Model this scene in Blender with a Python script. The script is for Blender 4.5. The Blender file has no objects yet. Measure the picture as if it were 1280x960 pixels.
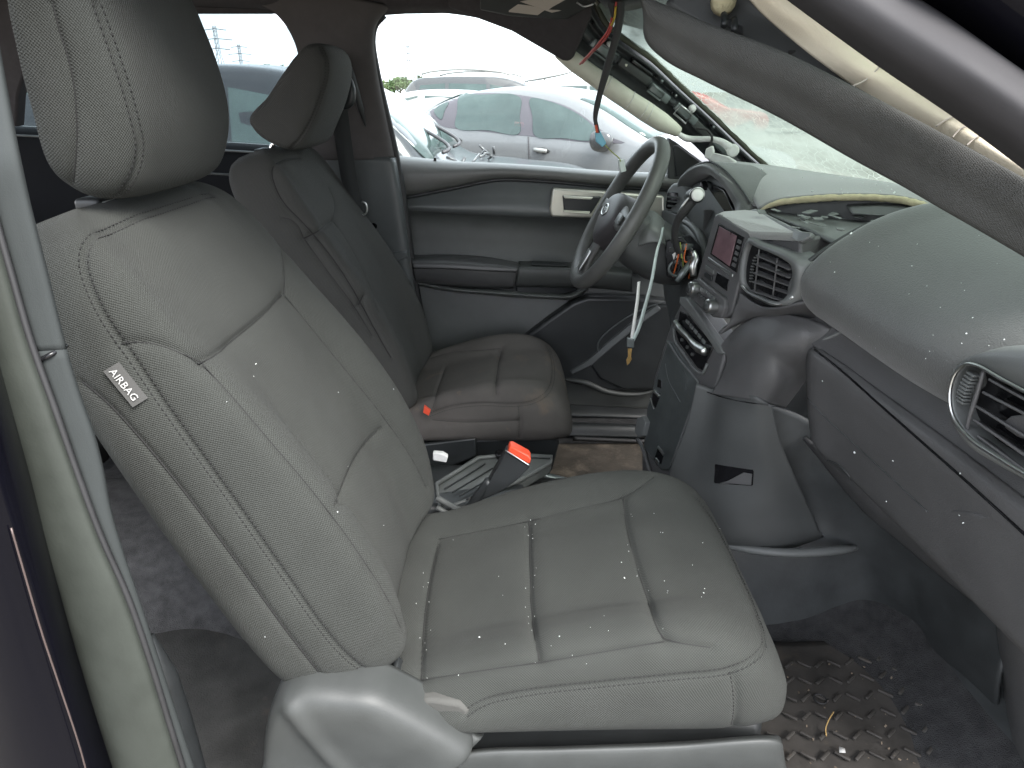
import bpy, bmesh, math, random
import numpy as np
from mathutils import Vector, Matrix
from mathutils.bvhtree import BVHTree

random.seed(7); np.random.seed(7)
SC = bpy.context.scene
COL = SC.collection
R = math.radians

# ------------------------------------------------------------------ camera
CAM_Z, PITCH, FPX = 1.45, R(24.0), 820.0
cam_d = bpy.data.cameras.new('camera'); cam = bpy.data.objects.new('camera', cam_d); COL.objects.link(cam)
cam.location = (0, 0, CAM_Z); cam.rotation_euler = (R(90) - PITCH, 0, 0)
cam_d.sensor_width = 36.0; cam_d.lens = FPX / 1280 * 36
cam_d.clip_start = 0.02; cam_d.clip_end = 3000
SC.camera = cam

# ------------------------------------------------------------------ sky, sun, exposure
SUN_EL, SUN_AZ = R(52), R(138)          # azimuth clockwise from +y: behind the open door
w = bpy.data.worlds.new('World'); SC.world = w; w.use_nodes = True
nt = w.node_tree; nt.nodes.clear()
wo = nt.nodes.new('ShaderNodeOutputWorld'); bg = nt.nodes.new('ShaderNodeBackground')
sky = nt.nodes.new('ShaderNodeTexSky'); sky.sky_type = 'NISHITA'; sky.sun_disc = False
sky.sun_elevation = SUN_EL; sky.sun_rotation = SUN_AZ; sky.altitude = 100
sky.air_density = 1.0; sky.dust_density = 3.0; sky.ozone_density = 1.0
# overcast: thin and thick cloud mixed over the clear sky, by direction
tc = nt.nodes.new('ShaderNodeTexCoord'); mp = nt.nodes.new('ShaderNodeMapping')
mp.inputs['Scale'].default_value = (1.2, 1.2, 5.5)
nz = nt.nodes.new('ShaderNodeTexNoise'); nz.inputs['Scale'].default_value = 2.6; nz.inputs['Detail'].default_value = 7; nz.inputs['Roughness'].default_value = .55
rp = nt.nodes.new('ShaderNodeValToRGB'); rp.color_ramp.elements[0].position = .34; rp.color_ramp.elements[0].color = (.55, .55, .55, 1)
rp.color_ramp.elements[1].position = .60; rp.color_ramp.elements[1].color = (.97, .97, .97, 1)
mx = nt.nodes.new('ShaderNodeMixRGB'); mx.inputs['Color2'].default_value = (9.0, 9.3, 9.9, 1)
nt.links.new(tc.outputs['Generated'], mp.inputs['Vector']); nt.links.new(mp.outputs['Vector'], nz.inputs['Vector'])
nt.links.new(nz.outputs['Fac'], rp.inputs['Fac']); nt.links.new(rp.outputs['Color'], mx.inputs['Fac'])
nt.links.new(sky.outputs['Color'], mx.inputs['Color1']); nt.links.new(mx.outputs['Color'], bg.inputs['Color'])
bg.inputs['Strength'].default_value = 0.065
nt.links.new(bg.outputs['Background'], wo.inputs['Surface'])
sun_d = bpy.data.lights.new('sun', 'SUN'); sun_d.energy = 1.5; sun_d.angle = R(35); sun_d.color = (1, .97, .93)
sun = bpy.data.objects.new('sun', sun_d); COL.objects.link(sun)
sd = Vector((math.sin(SUN_AZ) * math.cos(SUN_EL), math.cos(SUN_AZ) * math.cos(SUN_EL), math.sin(SUN_EL)))
sun.rotation_euler = (-sd).to_track_quat('-Z', 'Y').to_euler(); sun.location = (0, -4, 6)
SC.view_settings.view_transform = 'Standard'; SC.view_settings.look = 'None'
SC.view_settings.exposure = 2.78; SC.view_settings.gamma = 1.0
SC.view_settings.use_curve_mapping = False
SC.render.engine = 'CYCLES'
SC.cycles.max_bounces = 7; SC.cycles.diffuse_bounces = 3; SC.cycles.glossy_bounces = 3; SC.cycles.transmission_bounces = 8
SC.cycles.transparent_max_bounces = 12; SC.cycles.use_denoising = True; SC.cycles.use_adaptive_sampling = True; SC.cycles.adaptive_threshold = .02; SC.cycles.sample_clamp_indirect = 6
SC.cycles.caustics_reflective = False; SC.cycles.caustics_refractive = False

# ------------------------------------------------------------------ helpers
_c, _s = math.cos(PITCH), math.sin(PITCH)
def ray(u, v):
    a = (u - 640) / FPX; t = (480 - v) / FPX
    return np.array((a, _c + t * _s, -_s + t * _c))
def at(u, v, x=None, y=None, z=None):
    """the point of the place seen at (u, v) of the photograph, given one of its coordinates in metres"""
    r = ray(u, v)
    k = x / r[0] if x is not None else y / r[1] if y is not None else (z - CAM_Z) / r[2]
    p = r * k; p[2] += CAM_Z
    return p
def A(*p): return np.array(p, float)

def crom(pts, n, closed=False):
    """n points of a Catmull-Rom curve through pts, spaced by chord length"""
    P = np.asarray(pts, float); m = len(P)
    if m == 2 and not closed:
        f = np.linspace(0, 1, n)[:, None]; return P[0] * (1 - f) + P[1] * f
    segs = m if closed else m - 1
    if closed: E = np.vstack([P[-1:], P, P[:2]])
    else: E = np.vstack([2 * P[:1] - P[1:2], P, 2 * P[-1:] - P[-2:-1]])
    D = np.linalg.norm(np.diff(E, axis=0), axis=1) + 1e-9          # D[i+1] is the length of segment i
    L = D[1:1 + segs]; cum = np.concatenate([[0], np.cumsum(L)])
    q = np.linspace(0, cum[-1], n, endpoint=not closed)
    i = np.clip(np.searchsorted(cum, q, side='right') - 1, 0, segs - 1); f = ((q - cum[i]) / L[i])[:, None]
    p0, p1, p2, p3 = E[i], E[i + 1], E[i + 2], E[np.minimum(i + 3, len(E) - 1)]
    l0, l1, l2 = D[i][:, None], D[i + 1][:, None], D[np.minimum(i + 2, len(D) - 1)][:, None]
    m1 = ((p2 - p1) / l1 + (p1 - p0) / l0) * .5 * l1; m2 = ((p3 - p2) / l2 + (p2 - p1) / l1) * .5 * l1
    f2, f3 = f * f, f * f * f
    return (2*f3 - 3*f2 + 1) * p1 + (f3 - 2*f2 + f) * m1 + (-2*f3 + 3*f2) * p2 + (f3 - f2) * m2

def tag(o, label=None, cat=None, group=None, kind=None):
    if label: o['label'] = label
    if cat: o['category'] = cat
    if group: o['group'] = group
    if kind: o['kind'] = kind
    return o
def empty(name, loc=(0, 0, 0), parent=None, **k):
    o = bpy.data.objects.new(name, None); COL.objects.link(o); o.location = loc; o.empty_display_size = .05
    if parent: o.parent = parent; o.matrix_parent_inverse = Matrix.Translation(-Vector(world_of(parent)))
    return tag(o, **k)
def world_of(o):
    l = Vector(o.location)
    return l
def mesh(name, V, Fc, mat=None, parent=None, smooth=True, bevel=0, bseg=2, subsurf=0, solid=0, angle=None, **k):
    """one mesh object in world coordinates; a child of parent if given"""
    me = bpy.data.meshes.new(name)
    me.from_pydata([tuple(map(float, v)) for v in V], [], [tuple(map(int, f)) for f in Fc]); me.update()
    bm = bmesh.new(); bm.from_mesh(me); bmesh.ops.recalc_face_normals(bm, faces=bm.faces)
    if solid and sum((f.normal.dot(Vector((0, 0, CAM_Z)) - f.calc_center_median()) for f in bm.faces)) < 0: bmesh.ops.reverse_faces(bm, faces=bm.faces)
    bm.to_mesh(me); bm.free()
    return finish(name, me, mat, parent, smooth, bevel, bseg, subsurf, solid, angle, **k)
def finish(name, me, mat, parent=None, smooth=True, bevel=0, bseg=2, subsurf=0, solid=0, angle=None, **k):
    o = bpy.data.objects.new(name, me); COL.objects.link(o)
    if mat: me.materials.append(mat)
    if smooth:
        me.polygons.foreach_set('use_smooth', [True] * len(me.polygons))
        if angle: me.set_sharp_from_angle(angle=R(angle))
    if solid:
        m = o.modifiers.new('thickness', 'SOLIDIFY'); m.thickness = solid; m.offset = -1
    if bevel:
        m = o.modifiers.new('edge', 'BEVEL'); m.width = bevel; m.segments = bseg; m.limit_method = 'ANGLE'; m.angle_limit = R(35); m.harden_normals = False
    if subsurf:
        m = o.modifiers.new('smooth', 'SUBSURF'); m.levels = subsurf; m.render_levels = subsurf
    if parent:
        o.parent = parent
        o.matrix_parent_inverse = Matrix.Translation(-full_loc(parent))
    return tag(o, **k)
def full_loc(o):
    # things and parts are only ever translated, so the world origin is a sum (inverse translations cancel parents)
    return Vector(o.location)
class MB:
    """collects shapes for one mesh"""
    def __init__(s): s.V = []; s.F = []
    def add(s, V, F):
        b = len(s.V); s.V += [tuple(v) for v in V]; s.F += [tuple(i + b for i in f) for f in F]; return s
    def box(s, c, d, ax=None):
        c = np.array(c, float); ax = np.eye(3) if ax is None else np.array(ax, float)
        V = [c + sum(sg * d[i] / 2 * ax[i] for i, sg in enumerate(q)) for q in [(-1,-1,-1),(1,-1,-1),(1,1,-1),(-1,1,-1),(-1,-1,1),(1,-1,1),(1,1,1),(-1,1,1)]]
        return s.add(V, [(3,2,1,0),(4,5,6,7),(0,1,5,4),(1,2,6,5),(2,3,7,6),(3,0,4,7)])
    def prism(s, pts, ext):
        """outline swept by the vector ext"""
        P = [np.array(p, float) for p in pts]; n = len(P); e = np.array(ext, float)
        return s.add(P + [p + e for p in P], [tuple(range(n))[::-1], tuple(range(n, 2 * n))] + [(i, (i + 1) % n, (i + 1) % n + n, i + n) for i in range(n)])
    def tube(s, pts, r, sides=10, cap=True, closed=False, flat=None, n=None, up=None):
        P = np.asarray(pts, float)
        if n: P = crom(P, n, closed)
        m = len(P); rr = np.interp(np.linspace(0, 1, m), np.linspace(0, 1, len(r)), r) if hasattr(r, '__len__') else np.full(m, r)
        T = np.gradient(P, axis=0) if not closed else np.roll(P, -1, 0) - np.roll(P, 1, 0)
        T /= np.linalg.norm(T, axis=1)[:, None] + 1e-12
        N = np.array(up if up is not None else ((0, 0, 1) if abs(T[0][2]) < .9 else (1, 0, 0)), float); V = []
        for i in range(m):
            N = N - T[i] * N.dot(T[i]); N /= np.linalg.norm(N) + 1e-12; B = np.cross(T[i], N)
            for k in range(sides):
                a = 2 * math.pi * k / sides; fx, fy = (1, 1) if flat is None else flat
                V.append(P[i] + rr[i] * (math.cos(a) * N * fx + math.sin(a) * B * fy))
        F = []; rows = m if closed else m - 1
        for i in range(rows):
            j = (i + 1) % m
            for k in range(sides): F.append((i*sides+k, i*sides+(k+1) % sides, j*sides+(k+1) % sides, j*sides+k))
        if cap and not closed: F += [tuple(range(sides))[::-1], tuple((m-1)*sides+k for k in range(sides))]
        return s.add(V, F)
    def lathe(s, c, axis, prof, sides=24):
        """profile [(radius, height)] turned about axis"""
        c = np.array(c, float); ax = np.array(axis, float); ax /= np.linalg.norm(ax)
        u = np.cross(ax, (0, 0, 1) if abs(ax[2]) < .9 else (1, 0, 0)); u /= np.linalg.norm(u); v = np.cross(ax, u)
        V = []; m = len(prof)
        for r_, h in prof:
            for k in range(sides):
                a = 2 * math.pi * k / sides; V.append(c + ax * h + r_ * (math.cos(a) * u + math.sin(a) * v))
        F = [(i*sides+k, i*sides+(k+1) % sides, (i+1)*sides+(k+1) % sides, (i+1)*sides+k) for i in range(m-1) for k in range(sides)]
        F += [tuple(range(sides))[::-1], tuple((m-1)*sides+k for k in range(sides))]
        return s.add(V, F)
    def build(s, name, mat, parent=None, **k): return mesh(name, s.V, s.F, mat, parent, **k)

def grid_faces(ns, nk, closed):
    return [(i*nk+k, i*nk+(k+1) % nk, (i+1)*nk+(k+1) % nk, (i+1)*nk+k) for i in range(ns-1) for k in range(nk if closed else nk-1)]
def loft(secs, ns, nk, closed=True, caps=True):
    """smooth surface through section curves; returns V, F"""
    S = np.array([crom(s, nk, closed) for s in secs])                # [S][nk][3]
    rows = np.array([crom(S[:, k, :], ns) for k in range(nk)])       # [nk][ns][3]
    V = rows.transpose(1, 0, 2).reshape(-1, 3); F = grid_faces(ns, nk, closed)
    if closed and caps:
        for base, rev in ((0, True), ((ns-1)*nk, False)):
            c = len(V); V = np.vstack([V, V[base:base+nk].mean(0)])
            F += [((base+(k+1) % nk, base+k, c) if rev else (base+k, base+(k+1) % nk, c)) for k in range(nk)]
    return V, F
def sheet(rows, ns=None, nk=None, back=None):
    """open smooth sheet through rows of points (rows may be any sampling); back: give it thickness by that vector"""
    V, F = loft(rows, ns or len(rows) * 6, nk or len(rows[0]) * 6, closed=False)
    return V, F
def bvh(V, F): return BVHTree.FromPolygons([tuple(v) for v in V], F)
O_CAM = Vector((0, 0, CAM_Z))
def trace(tree, px, n, closed=False):
    """points of a surface seen along a line drawn in the photograph"""
    out = []
    for u, v in crom(np.array(px, float), n, closed):
        h = tree.ray_cast(O_CAM, Vector(ray(u, v)).normalized())
        if h[0] is not None: out.append(np.array(h[0]))
    return np.array(out)
def vnormals(V, F):
    V = np.asarray(V); N = np.zeros_like(V)
    Q = [f for f in F if len(f) == 4]; T = [f for f in F if len(f) == 3]
    for G in (Q, T):
        if not G: continue
        G = np.array(G); n = np.cross(V[G[:, 2]] - V[G[:, 0]], V[G[:, -1]] - V[G[:, 1]] if G.shape[1] == 4 else V[G[:, 2]] - V[G[:, 1]])
        for k in range(G.shape[1]): np.add.at(N, G[:, k], n)
    return N / (np.linalg.norm(N, axis=1)[:, None] + 1e-12)
def dist_poly(V, L):
    """distance of each vertex to a polyline"""
    best = np.full(len(V), 9.0); L = np.asarray(L)
    near = np.where(((V > L.min(0) - .09) & (V < L.max(0) + .09)).all(1))[0]
    if len(near) < len(V):
        if len(near): best[near] = dist_poly(V[near], L)
        return best
    for a, b in zip(L[:-1], L[1:]):
        ab = b - a; l = ab.dot(ab) + 1e-12; t = np.clip(((V - a) @ ab) / l, 0, 1)
        best = np.minimum(best, np.linalg.norm(V - (a + t[:, None] * ab), axis=1))
    return best
def groove(V, N, L, w, d, w2=0, d2=0):
    """press a seam into a padded surface: a sharp line and a soft roll each side"""
    D = dist_poly(V, L)
    return V - N * (d * np.exp(-(D / w) ** 2) + (d2 * np.exp(-(D / w2) ** 2) if w2 else 0))[:, None]
def lift(L, tree, h):
    out = []
    for p in L:
        q = tree.find_nearest(Vector(p)); n = np.array(q[1]); 
        if n.dot(np.array(O_CAM) - p) < 0: n = -n
        out.append(np.array(q[0]) + n * h)
    return np.array(out)
def stitches(mb, L, tree, step=.0075, length=.0048, r=.0009, off=0.0, h=.0004):
    """short threads along a polyline, offset sideways by off"""
    seg = np.linalg.norm(np.diff(L, axis=0), axis=1); cum = np.concatenate([[0], np.cumsum(seg)])
    f = lambda d: np.array([np.interp(d, cum, L[:, k]) for k in range(3)])
    d = 0.0
    while d + length < cum[-1]:
        a, b = f(d), f(d + length); q = tree.find_nearest(Vector((a + b) / 2))
        if q[0] is not None:
            n = np.array(q[1]); n = n if n.dot(np.array(O_CAM) - a) > 0 else -n
            sd_ = np.cross(b - a, n); sd_ /= np.linalg.norm(sd_) + 1e-9
            a, b = a + sd_ * off, b + sd_ * off
            qa, qb = tree.find_nearest(Vector(a)), tree.find_nearest(Vector(b))
            mb.tube([np.array(qa[0]) + n * h, np.array(qb[0]) + n * h], r, 4)
        d += step
    return mb

# ------------------------------------------------------------------ materials
def mat(name, col, rough=.6, metal=0., spec=.5, noise=None, bump=None, coat=0., trans=0., alpha=1., ior=1.45, sheen=0., emit=None, spots=None):
    """noise=(scale, amount), bump=(kind, scale, strength, distance), spots=(scale, threshold, colour)"""
    m = bpy.data.materials.new(name); m.use_nodes = True; nt = m.node_tree; b = nt.nodes['Principled BSDF']
    b.inputs['Base Color'].default_value = (*col, 1); b.inputs['Roughness'].default_value = rough; b.inputs['Metallic'].default_value = metal
    b.inputs['Specular IOR Level'].default_value = spec; b.inputs['Coat Weight'].default_value = coat; b.inputs['Coat Roughness'].default_value = .05
    b.inputs['Transmission Weight'].default_value = trans; b.inputs['IOR'].default_value = ior; b.inputs['Alpha'].default_value = alpha
    b.inputs['Sheen Weight'].default_value = sheen
    tc = nt.nodes.new('ShaderNodeNewGeometry'); src = tc.outputs['Position']
    color = None
    if noise:
        n = nt.nodes.new('ShaderNodeTexNoise'); n.inputs['Scale'].default_value = noise[0]; n.inputs['Detail'].default_value = 6; n.inputs['Roughness'].default_value = .6
        r_ = nt.nodes.new('ShaderNodeMapRange'); r_.inputs['From Min'].default_value = .3; r_.inputs['From Max'].default_value = .7
        r_.inputs['To Min'].default_value = 1 - noise[1]; r_.inputs['To Max'].default_value = 1 + noise[1]
        mu = nt.nodes.new('ShaderNodeVectorMath'); mu.operation = 'SCALE'; mu.inputs[0].default_value = col
        nt.links.new(src, n.inputs['Vector']); nt.links.new(n.outputs['Fac'], r_.inputs['Value']); nt.links.new(r_.outputs['Result'], mu.inputs['Scale'])
        color = mu.outputs['Vector']
        rr = nt.nodes.new('ShaderNodeMapRange'); rr.inputs['From Min'].default_value = .3; rr.inputs['From Max'].default_value = .7
        rr.inputs['To Min'].default_value = rough * .9; rr.inputs['To Max'].default_value = min(1, rough * 1.1)
        nt.links.new(n.outputs['Fac'], rr.inputs['Value']); nt.links.new(rr.outputs['Result'], b.inputs['Roughness'])
    if spots:
        for sc_, th, sc in spots:
            n2 = nt.nodes.new('ShaderNodeTexNoise'); n2.inputs['Scale'].default_value = sc_; n2.inputs['Detail'].default_value = 8; n2.inputs['Roughness'].default_value = .65
            r2 = nt.nodes.new('ShaderNodeMapRange'); r2.inputs['From Min'].default_value = th; r2.inputs['From Max'].default_value = th + .22
            mi = nt.nodes.new('ShaderNodeMixRGB'); mi.inputs['Color2'].default_value = (*sc, 1)
            nt.links.new(src, n2.inputs['Vector']); nt.links.new(n2.outputs['Fac'], r2.inputs['Value']); nt.links.new(r2.outputs['Result'], mi.inputs['Fac'])
            if color is None: mi.inputs['Color1'].default_value = (*col, 1)
            else: nt.links.new(color, mi.inputs['Color1'])
            color = mi.outputs['Color']
    if color is not None: nt.links.new(color, b.inputs['Base Color'])
    if bump:
        kind, sc_, st, di = bump
        if kind == 'weave':
            mp_ = nt.nodes.new('ShaderNodeMapping'); mp_.inputs['Rotation'].default_value = (.35, .5, .25); nt.links.new(src, mp_.inputs['Vector'])
            outs = []
            for dr in ('X', 'Y', 'Z'):
                wv = nt.nodes.new('ShaderNodeTexWave'); wv.bands_direction = dr; wv.inputs['Scale'].default_value = sc_; wv.inputs['Distortion'].default_value = .6; wv.inputs['Detail'].default_value = 1; wv.inputs['Detail Scale'].default_value = 2
                nt.links.new(mp_.outputs['Vector'], wv.inputs['Vector']); outs.append(wv.outputs['Fac'])
            a1 = nt.nodes.new('ShaderNodeMath'); a1.operation = 'MULTIPLY'; nt.links.new(outs[0], a1.inputs[0]); nt.links.new(outs[1], a1.inputs[1])
            a2 = nt.nodes.new('ShaderNodeMath'); a2.operation = 'ADD'; nt.links.new(a1.outputs[0], a2.inputs[0]); nt.links.new(outs[2], a2.inputs[1])
            h = a2.outputs[0]
        elif kind == 'cloth':
            at_ = nt.nodes.new('ShaderNodeAttribute'); at_.attribute_name = 'cloth_uv'; sp = nt.nodes.new('ShaderNodeSeparateXYZ'); nt.links.new(at_.outputs['Vector'], sp.inputs[0])
            sn = []
            for ax_, ml in (('X', 1.0), ('Y', 1.0)):
                m1_ = nt.nodes.new('ShaderNodeMath'); m1_.operation = 'MULTIPLY'; m1_.inputs[1].default_value = 2 * math.pi * sc_ * ml; nt.links.new(sp.outputs[ax_], m1_.inputs[0])
                m2_ = nt.nodes.new('ShaderNodeMath'); m2_.operation = 'SINE'; nt.links.new(m1_.outputs[0], m2_.inputs[0]); sn.append(m2_.outputs[0])
            pr = nt.nodes.new('ShaderNodeMath'); pr.operation = 'MULTIPLY'; nt.links.new(sn[0], pr.inputs[0]); nt.links.new(sn[1], pr.inputs[1])
            fz = nt.nodes.new('ShaderNodeTexNoise'); fz.inputs['Scale'].default_value = 900; fz.inputs['Detail'].default_value = 2; nt.links.new(src, fz.inputs['Vector'])
            ad = nt.nodes.new('ShaderNodeMath'); ad.operation = 'ADD'; nt.links.new(pr.outputs[0], ad.inputs[0]); nt.links.new(fz.outputs['Fac'], ad.inputs[1]); h = ad.outputs[0]
            cr_ = nt.nodes.new('ShaderNodeMapRange'); cr_.inputs['From Min'].default_value = -.6; cr_.inputs['From Max'].default_value = 1.6; cr_.inputs['To Min'].default_value = .72; cr_.inputs['To Max'].default_value = 1.26
            nt.links.new(h, cr_.inputs['Value']); vm = nt.nodes.new('ShaderNodeVectorMath'); vm.operation = 'SCALE'
            nt.links.new(color, vm.inputs[0]); nt.links.new(cr_.outputs[0], vm.inputs['Scale']); nt.links.new(vm.outputs['Vector'], b.inputs['Base Color'])
        elif kind == 'grain':
            vo = nt.nodes.new('ShaderNodeTexVoronoi'); vo.inputs['Scale'].default_value = sc_; vo.feature = 'SMOOTH_F1'
            nt.links.new(src, vo.inputs['Vector']); h = vo.outputs['Distance']
        else:
            no = nt.nodes.new('ShaderNodeTexNoise'); no.inputs['Scale'].default_value = sc_; no.inputs['Detail'].default_value = 5
            nt.links.new(src, no.inputs['Vector']); h = no.outputs['Fac']
        bu = nt.nodes.new('ShaderNodeBump'); bu.inputs['Strength'].default_value = st; bu.inputs['Distance'].default_value = di
        nt.links.new(h, bu.inputs['Height']); nt.links.new(bu.outputs['Normal'], b.inputs['Normal'])
    if emit: b.inputs['Emission Color'].default_value = (*emit[0], 1); b.inputs['Emission Strength'].default_value = emit[1]
    return m
M = {}
M['fabric'] = mat('seat_fabric', (.039, .0412, .0382), .92, spec=.14, noise=(9, .10), bump=('cloth', 270, .6, .0009), sheen=.03)
M['fabric_side'] = mat('seat_fabric_side', (.050, .050, .047), .85, spec=.25, noise=(12, .10), bump=('cloth', 240, .6, .0010), sheen=.03)
M['fabric_soiled'] = mat('seat_fabric_soiled', (.080, .073, .068), .88, spec=.2, noise=(9, .15), bump=('cloth', 270, .5, .0009), spots=[(6, .56, (.15, .115, .085)), (24, .64, (.17, .125, .09))])
M['thread'] = mat('dark_thread', (.012, .012, .012), .8)
M['plastic'] = mat('charcoal_plastic', (.040, .043, .042), .52, noise=(14, .10), bump=('grain', 900, .25, .0006))
M['plastic_dk'] = mat('black_plastic', (.020, .022, .023), .4, noise=(14, .15), bump=('grain', 900, .2, .0005))
M['plastic_lt'] = mat('grey_plastic', (.10, .106, .104), .42, noise=(10, .10), bump=('grain', 900, .2, .0005))
M['chrome'] = mat('chrome', (.75, .75, .74), .12, metal=1)
M['satin'] = mat('satin_silver', (.55, .56, .55), .3, metal=1)
M['rubber'] = mat('black_rubber', (.018, .018, .019), .55, noise=(20, .2))
M['tagwhite'] = mat('tag_white', (.42, .42, .41), .7)
M['tagblack'] = mat('tag_grey', (.06, .06, .058), .8)
# ------------------------------------------------------------------ seats
def seat_back_mesh(O, yc, th, st, bow=0.0):
    a = A(-math.sin(th), 0, math.cos(th)); n = A(math.cos(th), 0, math.sin(th)); secs = []
    for t, w_, c_, i_, b_ in st:
        half = [(-w_ * .55, b_ - .004), (-w_ * .86, b_ + .004), (-w_ * .985, c_ - (c_ - b_) * .84), (-w_, c_ - (c_ - b_) * .62), (-w_ * .965, c_ - (c_ - b_) * .34), (-w_ * .86, c_ * .93), (-w_ * .72, c_), (-w_ * .56, i_ * .55 + c_ * .45), (-w_ * .44, i_), (-w_ * .2, i_ - .001), (0, i_ - .002)]
        loop = half + [(-y, q) for y, q in half[-2::-1]] + [(0, b_ - .006)]
        secs.append([A(O[0], yc, O[1]) + a * t + n * q + A(0, y, 0) for y, q in loop])
    return loft(secs, 220, 400)
def cushion_mesh(yc, st, zb):
    secs = []
    for x, w_, zc, zi, zs in st:
        half = [(-w_ * .55, zb), (-w_ * .9, zb + .004), (-w_ * .99, zb + (zs - zb) * .3), (-w_, zb + (zs - zb) * .68), (-w_ * .965, zs), (-w_ * .86, zc - .006), (-w_ * .74, zc), (-w_ * .58, zi * .5 + zc * .5), (-w_ * .46, zi), (-w_ * .2, zi), (0, zi)]
        loop = half + [(-y, q) for y, q in half[-2::-1]] + [(0, zb)]
        secs.append([A(x, yc + y, z) for y, z in loop])
    return loft(secs, 220, 400)
def headrest_mesh(prof, yc, hw, lean=0.0):
    """side outline (x, z) carried across the seat, rounded at both ends"""
    P = np.array(prof); c = P.mean(0); secs = []
    for f, k in ((-1, .02), (-.996, .22), (-.985, .45), (-.955, .68), (-.90, .85), (-.80, .95), (-.6, .99), (-.3, 1.0), (0, 1.0), (.3, 1.0), (.6, .99), (.80, .95), (.90, .85), (.955, .68), (.985, .45), (.996, .22), (1, .02)):
        bulge = 0.012 * (1 - f * f)
        secs.append([A(c[0] + (x - c[0]) * k + bulge * (1 if x > c[0] else 0), yc + f * hw, c[1] + (z - c[1]) * (1 - (1 - k) * .75)) for x, z in P])
    return loft(secs, 200, 240)

def build_seat(name, label, back, cushion, head, seams_b, seams_c, seams_h, fab, fside, posts, group):
    root = empty(name, (0, cushion['yc'], .40), label=label, cat='car seat', group=group)
    th = MB()
    def padded(nm, V, F, seams, material, grid):
        tree = bvh(V, F); N = vnormals(V, F); ctr = V.mean(0)
        if ((V - ctr) * N).sum() < 0: N = -N
        lines = []; spec = {'fold': (.0042, .006, .015, .0045), 'soft': (.0038, .0028, .012, .0022)}
        for px, kind in seams:
            L = trace(tree, px, 70)
            if len(L) > 3:
                for _ in range(3): L[1:-1] = (L[:-2] + 2 * L[1:-1] + L[2:]) / 4
                L = np.array([np.array(tree.find_nearest(Vector(p))[0]) for p in L])
                nl = []
                for p in L:
                    q = tree.find_nearest(Vector(p)); n_ = np.array(q[1]); nl.append(n_ if n_.dot(np.array(O_CAM) - p) > 0 else -n_)
                nl = np.array(nl)
                for _ in range(6): nl[1:-1] = (nl[:-2] + 2 * nl[1:-1] + nl[2:]) / 4
                lines.append((L, nl / np.linalg.norm(nl, axis=1)[:, None], kind))
        V0 = V.copy()
        for L, nl, kind in lines: V = groove(V, N, L, *spec.get(kind, (.004, .0032, .012, .0015)))
        o = mesh(nm, V, F, material, root)
        ns_, nk_ = grid; G = V0[:ns_ * nk_].reshape(ns_, nk_, 3)
        du = np.concatenate([[0], np.cumsum(np.linalg.norm(np.diff(G, axis=0), axis=2).mean(1))]); dvv = np.linalg.norm(np.roll(G, -1, 1) - G, axis=2)[ns_ // 3: 2 * ns_ // 3].mean(0); dv_ = np.concatenate([[0], np.cumsum(dvv)[:-1]])
        uvw = np.zeros((len(V), 3)); uvw[:ns_ * nk_, 0] = np.repeat(du, nk_); uvw[:ns_ * nk_, 1] = np.tile(dv_, ns_)
        if nm == 'headrest': uvw[:, 0] = V[:, 1] + V[:, 0]; uvw[:, 1] = V[:, 2]
        o.data.attributes.new('cloth_uv', 'FLOAT_VECTOR', 'POINT').data.foreach_set('vector', uvw.ravel())
        t2 = bvh(V, F)
        tb = MB(); any_ = False
        def dep(d, kind):
            w1, d1, w2, d2 = spec.get(kind, (.004, .0032, .012, .0015)); return d1 * math.exp(-(d / w1) ** 2) + d2 * math.exp(-(d / w2) ** 2)
        for L, nl, kind in lines:
            any_ = True
            if kind in ('double', 'single'):
                T = np.gradient(L, axis=0); T /= np.linalg.norm(T, axis=1)[:, None] + 1e-9; sd_ = np.cross(T, nl)
                for off in ((-.0046, .0046) if kind == 'double' else (.0042,)):
                    Lo = L + sd_ * off - nl * (dep(off, kind) - .0003)
                    seg = np.linalg.norm(np.diff(Lo, axis=0), axis=1); cum = np.concatenate([[0], np.cumsum(seg)]); d = 0.
                    while d + .0036 < cum[-1]:
                        a_, b_ = [np.array([np.interp(e, cum, Lo[:, k]) for k in range(3)]) for e in (d, d + .0036)]
                        tb.tube([a_, b_], .0008, 4); d += .0068
            elif kind == 'piping': tb.tube(L - nl * (dep(0, kind) - .0004), .0012, 6)
            else: tb.tube(L - nl * (dep(0, kind) - .0002), .0011 if kind == 'fold' else .0007, 5)
        if any_: tb.build('stitching', M['thread'], o, kind='stuff')
        return o, t2
    Vb, Fb = seat_back_mesh(**back); ob, tb_ = padded('backrest', Vb, Fb, seams_b, fab, (220, 400))
    Vc, Fc = cushion_mesh(**cushion); oc, tc_ = padded('cushion', Vc, Fc, seams_c, fside, (220, 400))
    Vh, Fh = headrest_mesh(**head); oh, th_ = padded('headrest', Vh, Fh, seams_h, fab, (200, 240))
    for (x, y, z, dx) in posts:
        MB().tube([(x, y, z - .03), (x + dx, y, z + .075)], .0065, 12).build('headrest_post', M['chrome'], root)
        MB().box((x, y, z + .006), (.034, .056, .020)).build('post_guide', M['plastic_dk'], root, bevel=.006, bseg=3)
        MB().box((x + .0185, y, z + .007), (.004, .050, .010)).build('guide_edge', M['satin'], root, bevel=.0015)
    return root, tb_, tc_, th_

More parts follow.
